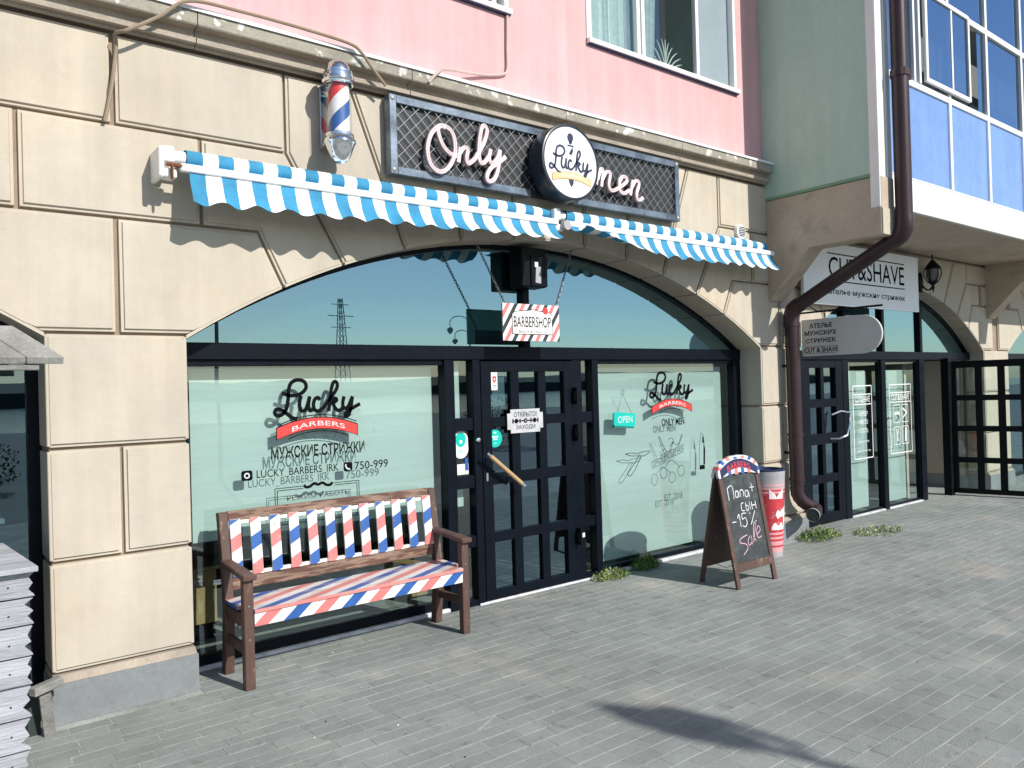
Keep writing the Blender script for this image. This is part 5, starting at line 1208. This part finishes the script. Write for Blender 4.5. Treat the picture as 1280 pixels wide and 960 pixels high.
# loose grit, leaves and butts lying on the paving
b = MB(); rg = random.Random(21)
for i in range(260):
    x, y = rg.uniform(.9, 11), rg.uniform(2.0, 5.15)
    if rg.random() < .5: y = 5.18-abs(rg.gauss(0, .12))
    b.use(rg.choice(['mortar', 'dirt', 'dirt', 'leaf2', 'sand', 'roomdark'])); r = rg.uniform(.002, .0065); p = [(x+r*rg.uniform(.7, 1.3)*cos(k*1.26), y+r*rg.uniform(.5, 1.3)*sin(k*1.26)) for k in range(5)]
    b.prism([(u, v, .0005) for u, v in p], [(x+(u-x)*.6, y+(v-y)*.6, r*.8) for u, v in p])
b.build('grit', None, kind='stuff', label='fine grit and litter scattered over the paving', cat='grit')
# ------------------------------------------------------------------ across the street (seen only in the glass)
B('river', 'water', None, (-700, 700, -480, -45.2, -.9, -.6), kind='structure')
b = MB().use('hill'); rh = random.Random(9); vs = []; n_ = 160
for i in range(n_+1):
    x = -900+1800*i/n_; h = 10+9*noise.noise(Vector((x*.006, 3, 0)))+3*noise.noise(Vector((x*.03, 1, 0)))+rh.uniform(0, 1.2)
    vs += [(x, -480, -1), (x, -486, h*.7), (x, -520, h+2.5), (x, -700, h)]
b.add(vs, [(i*4+j, (i+1)*4+j, (i+1)*4+j+1, i*4+j+1) for i in range(n_) for j in range(3)]); b.build('hills', None, kind='structure')
py_ = empty('pylon', 'tall lattice electricity pylon across the river', 'pylon', (52, -96, 0))
ref = Vector((.489, 1, 0)); D_ = 118.0; px0 = ref.x*D_; py0 = 2*G-D_
py_.location = (px0, py0, 0); bpy.context.view_layer.update()
b = MB().use('chain'); H0 = 17.5
for sx_ in (-1, 1):
    for sy_ in (-1, 1):
        b.bar((px0+sx_*1.15, py0+sy_*1.15, -.5), (px0+sx_*.25, py0+sy_*.25, H0), .11, .11)
for k in range(9):
    z0, z1 = H0*k/9, H0*(k+1)/9; w0, w1 = 1.15-.9*k/9, 1.15-.9*(k+1)/9
    for s_ in (-1, 1): b.bar((px0-w0, py0+s_*w0, z0), (px0+w1, py0+s_*w1, z1), .06, .06); b.bar((px0+w0, py0+s_*w0, z0), (px0-w1, py0+s_*w1, z1), .06, .06)
b.build('lattice_tower', py_); b = MB().use('chain')
for z_, L_ in ((16.5, 1.5), (14.6, 2.3), (12.7, 1.8)): b.bar((px0-L_, py0, z_), (px0+L_, py0, z_), .09, .12)
b.build('cross_arm', py_)
def lamp(x, y, H, label):
    t = empty('street_lamp', label, 'street lamp', (x, y, 0), 'street lamps on the embankment'); b = MB().use('chain')
    b.tube([(x, y, -.3), (x, y, 1), (x, y, H*.82), (x, y, H*.9)], [.11, .08, .05, .04], 8); b.build('pole', t, smooth=True)
    for k, (sx_, hh, rr_) in enumerate(((-1, 1, .8), (1, 1, .8), (-1, .86, .62), (1, .86, .62))):
        b = MB().use('chain'); zt = H*hh; pts = [(x, y, H*.72)]+[(x+sx_*(rr_-rr_*cos(pi*q/8)), y, zt-rr_*.6+rr_*.6*sin(pi*q/8)) for q in range(9)]+[(x+sx_*2*rr_, y, zt-rr_*1.0)]
        b.tube(pts, .03, 6); b.build('arm', t, smooth=True)
        b = MB().use('chain'); b.lathe([(0, zt-rr_*.9), (.16, zt-rr_*1.0), (.20, zt-rr_*1.25), (.05, zt-rr_*1.5), (0, zt-rr_*1.5)], x+sx_*2*rr_, y, 10); b.build('lamp_head', t, smooth=True)
lamp(.708*42, 2*G-42, 6.6, 'four armed curved street lamp far along the embankment')
t = empty('street_lamp', 'slender street lamp with a long lantern head, closest to the shop', 'street lamp', (5.42, -6.5, 0))
lx, ly = 5.42, -6.5
b = MB().use('chain'); b.tube([(lx, ly, -.02), (lx, ly, .8), (lx, ly, 6.5)], [.06, .045, .034], 10); b.build('pole', t, smooth=True)
b = MB().use('chain'); b.lathe([(0, 6.30), (.09, 6.34), (.13, 6.55), (.12, 6.75), (.03, 6.92), (0, 6.98)], lx, ly, 14); b.build('lamp_head', t, smooth=True)
b = MB().use('chain'); b.tube(spline([(lx, ly, 6.15), (lx+.11, ly, 6.25), (lx+.16, ly, 6.5), (lx+.15, ly, 6.75)], 5), [.03]*10+[.05]*6, 8); b.build('arm', t, smooth=True)

# low shrubs on the promenade behind the viewer
rb = random.Random(4)
def shrub_mesh(r, h):
    b = MB().use('bush')
    for i in range(1500):
        a = rb.uniform(0, 2*pi); t = rb.random(); q = r*(.35+.65*rb.random()**.4)*sqrt(max(.05, 1-(2*t-1)**2*.8)); x, y, z = q*cos(a), q*sin(a), h*(.06+.94*t)
        x += .12*noise.noise(Vector((x*3, y*3, z*3))); L_ = rb.uniform(.05, .11); th = rb.uniform(0, 2*pi); tl = rb.uniform(-.6, 1.2)
        d = Vector((cos(th)*cos(tl), sin(th)*cos(tl), sin(tl))); s_ = Vector((-sin(th), cos(th), 0)); p0 = Vector((x, y, z))
        b.add([p0, p0+d*L_*.5+s_*L_*.3, p0+d*L_, p0+d*L_*.5-s_*L_*.3], [(0, 1, 2, 3)])
    b.use('rust')
    for k in range(7): a = k*.9; b.tube([(0, 0, 0), (.12*cos(a), .12*sin(a), h*.4), (r*.6*cos(a), r*.6*sin(a), h*.85)], [.02, .014, .005], 5)
    return b
for x, y, r, h, lb in ((-1.6, -6.5, 1.0, 1.25, 'round dark shrub opposite the left neighbouring bay'), (1.2, -8.2, .8, .95, 'smaller shrub opposite the wide pier'), (9.5, -9.5, 1.2, 1.3, 'widest shrub opposite the entrance door'), (14.5, -9.0, 1.0, 1.5, 'tallest shrub opposite the second shop')):
    o = shrub_mesh(r, h).build('shrub', None, label=lb, cat='shrub', group='shrubs along the promenade'); o.location = (x, y, 0)
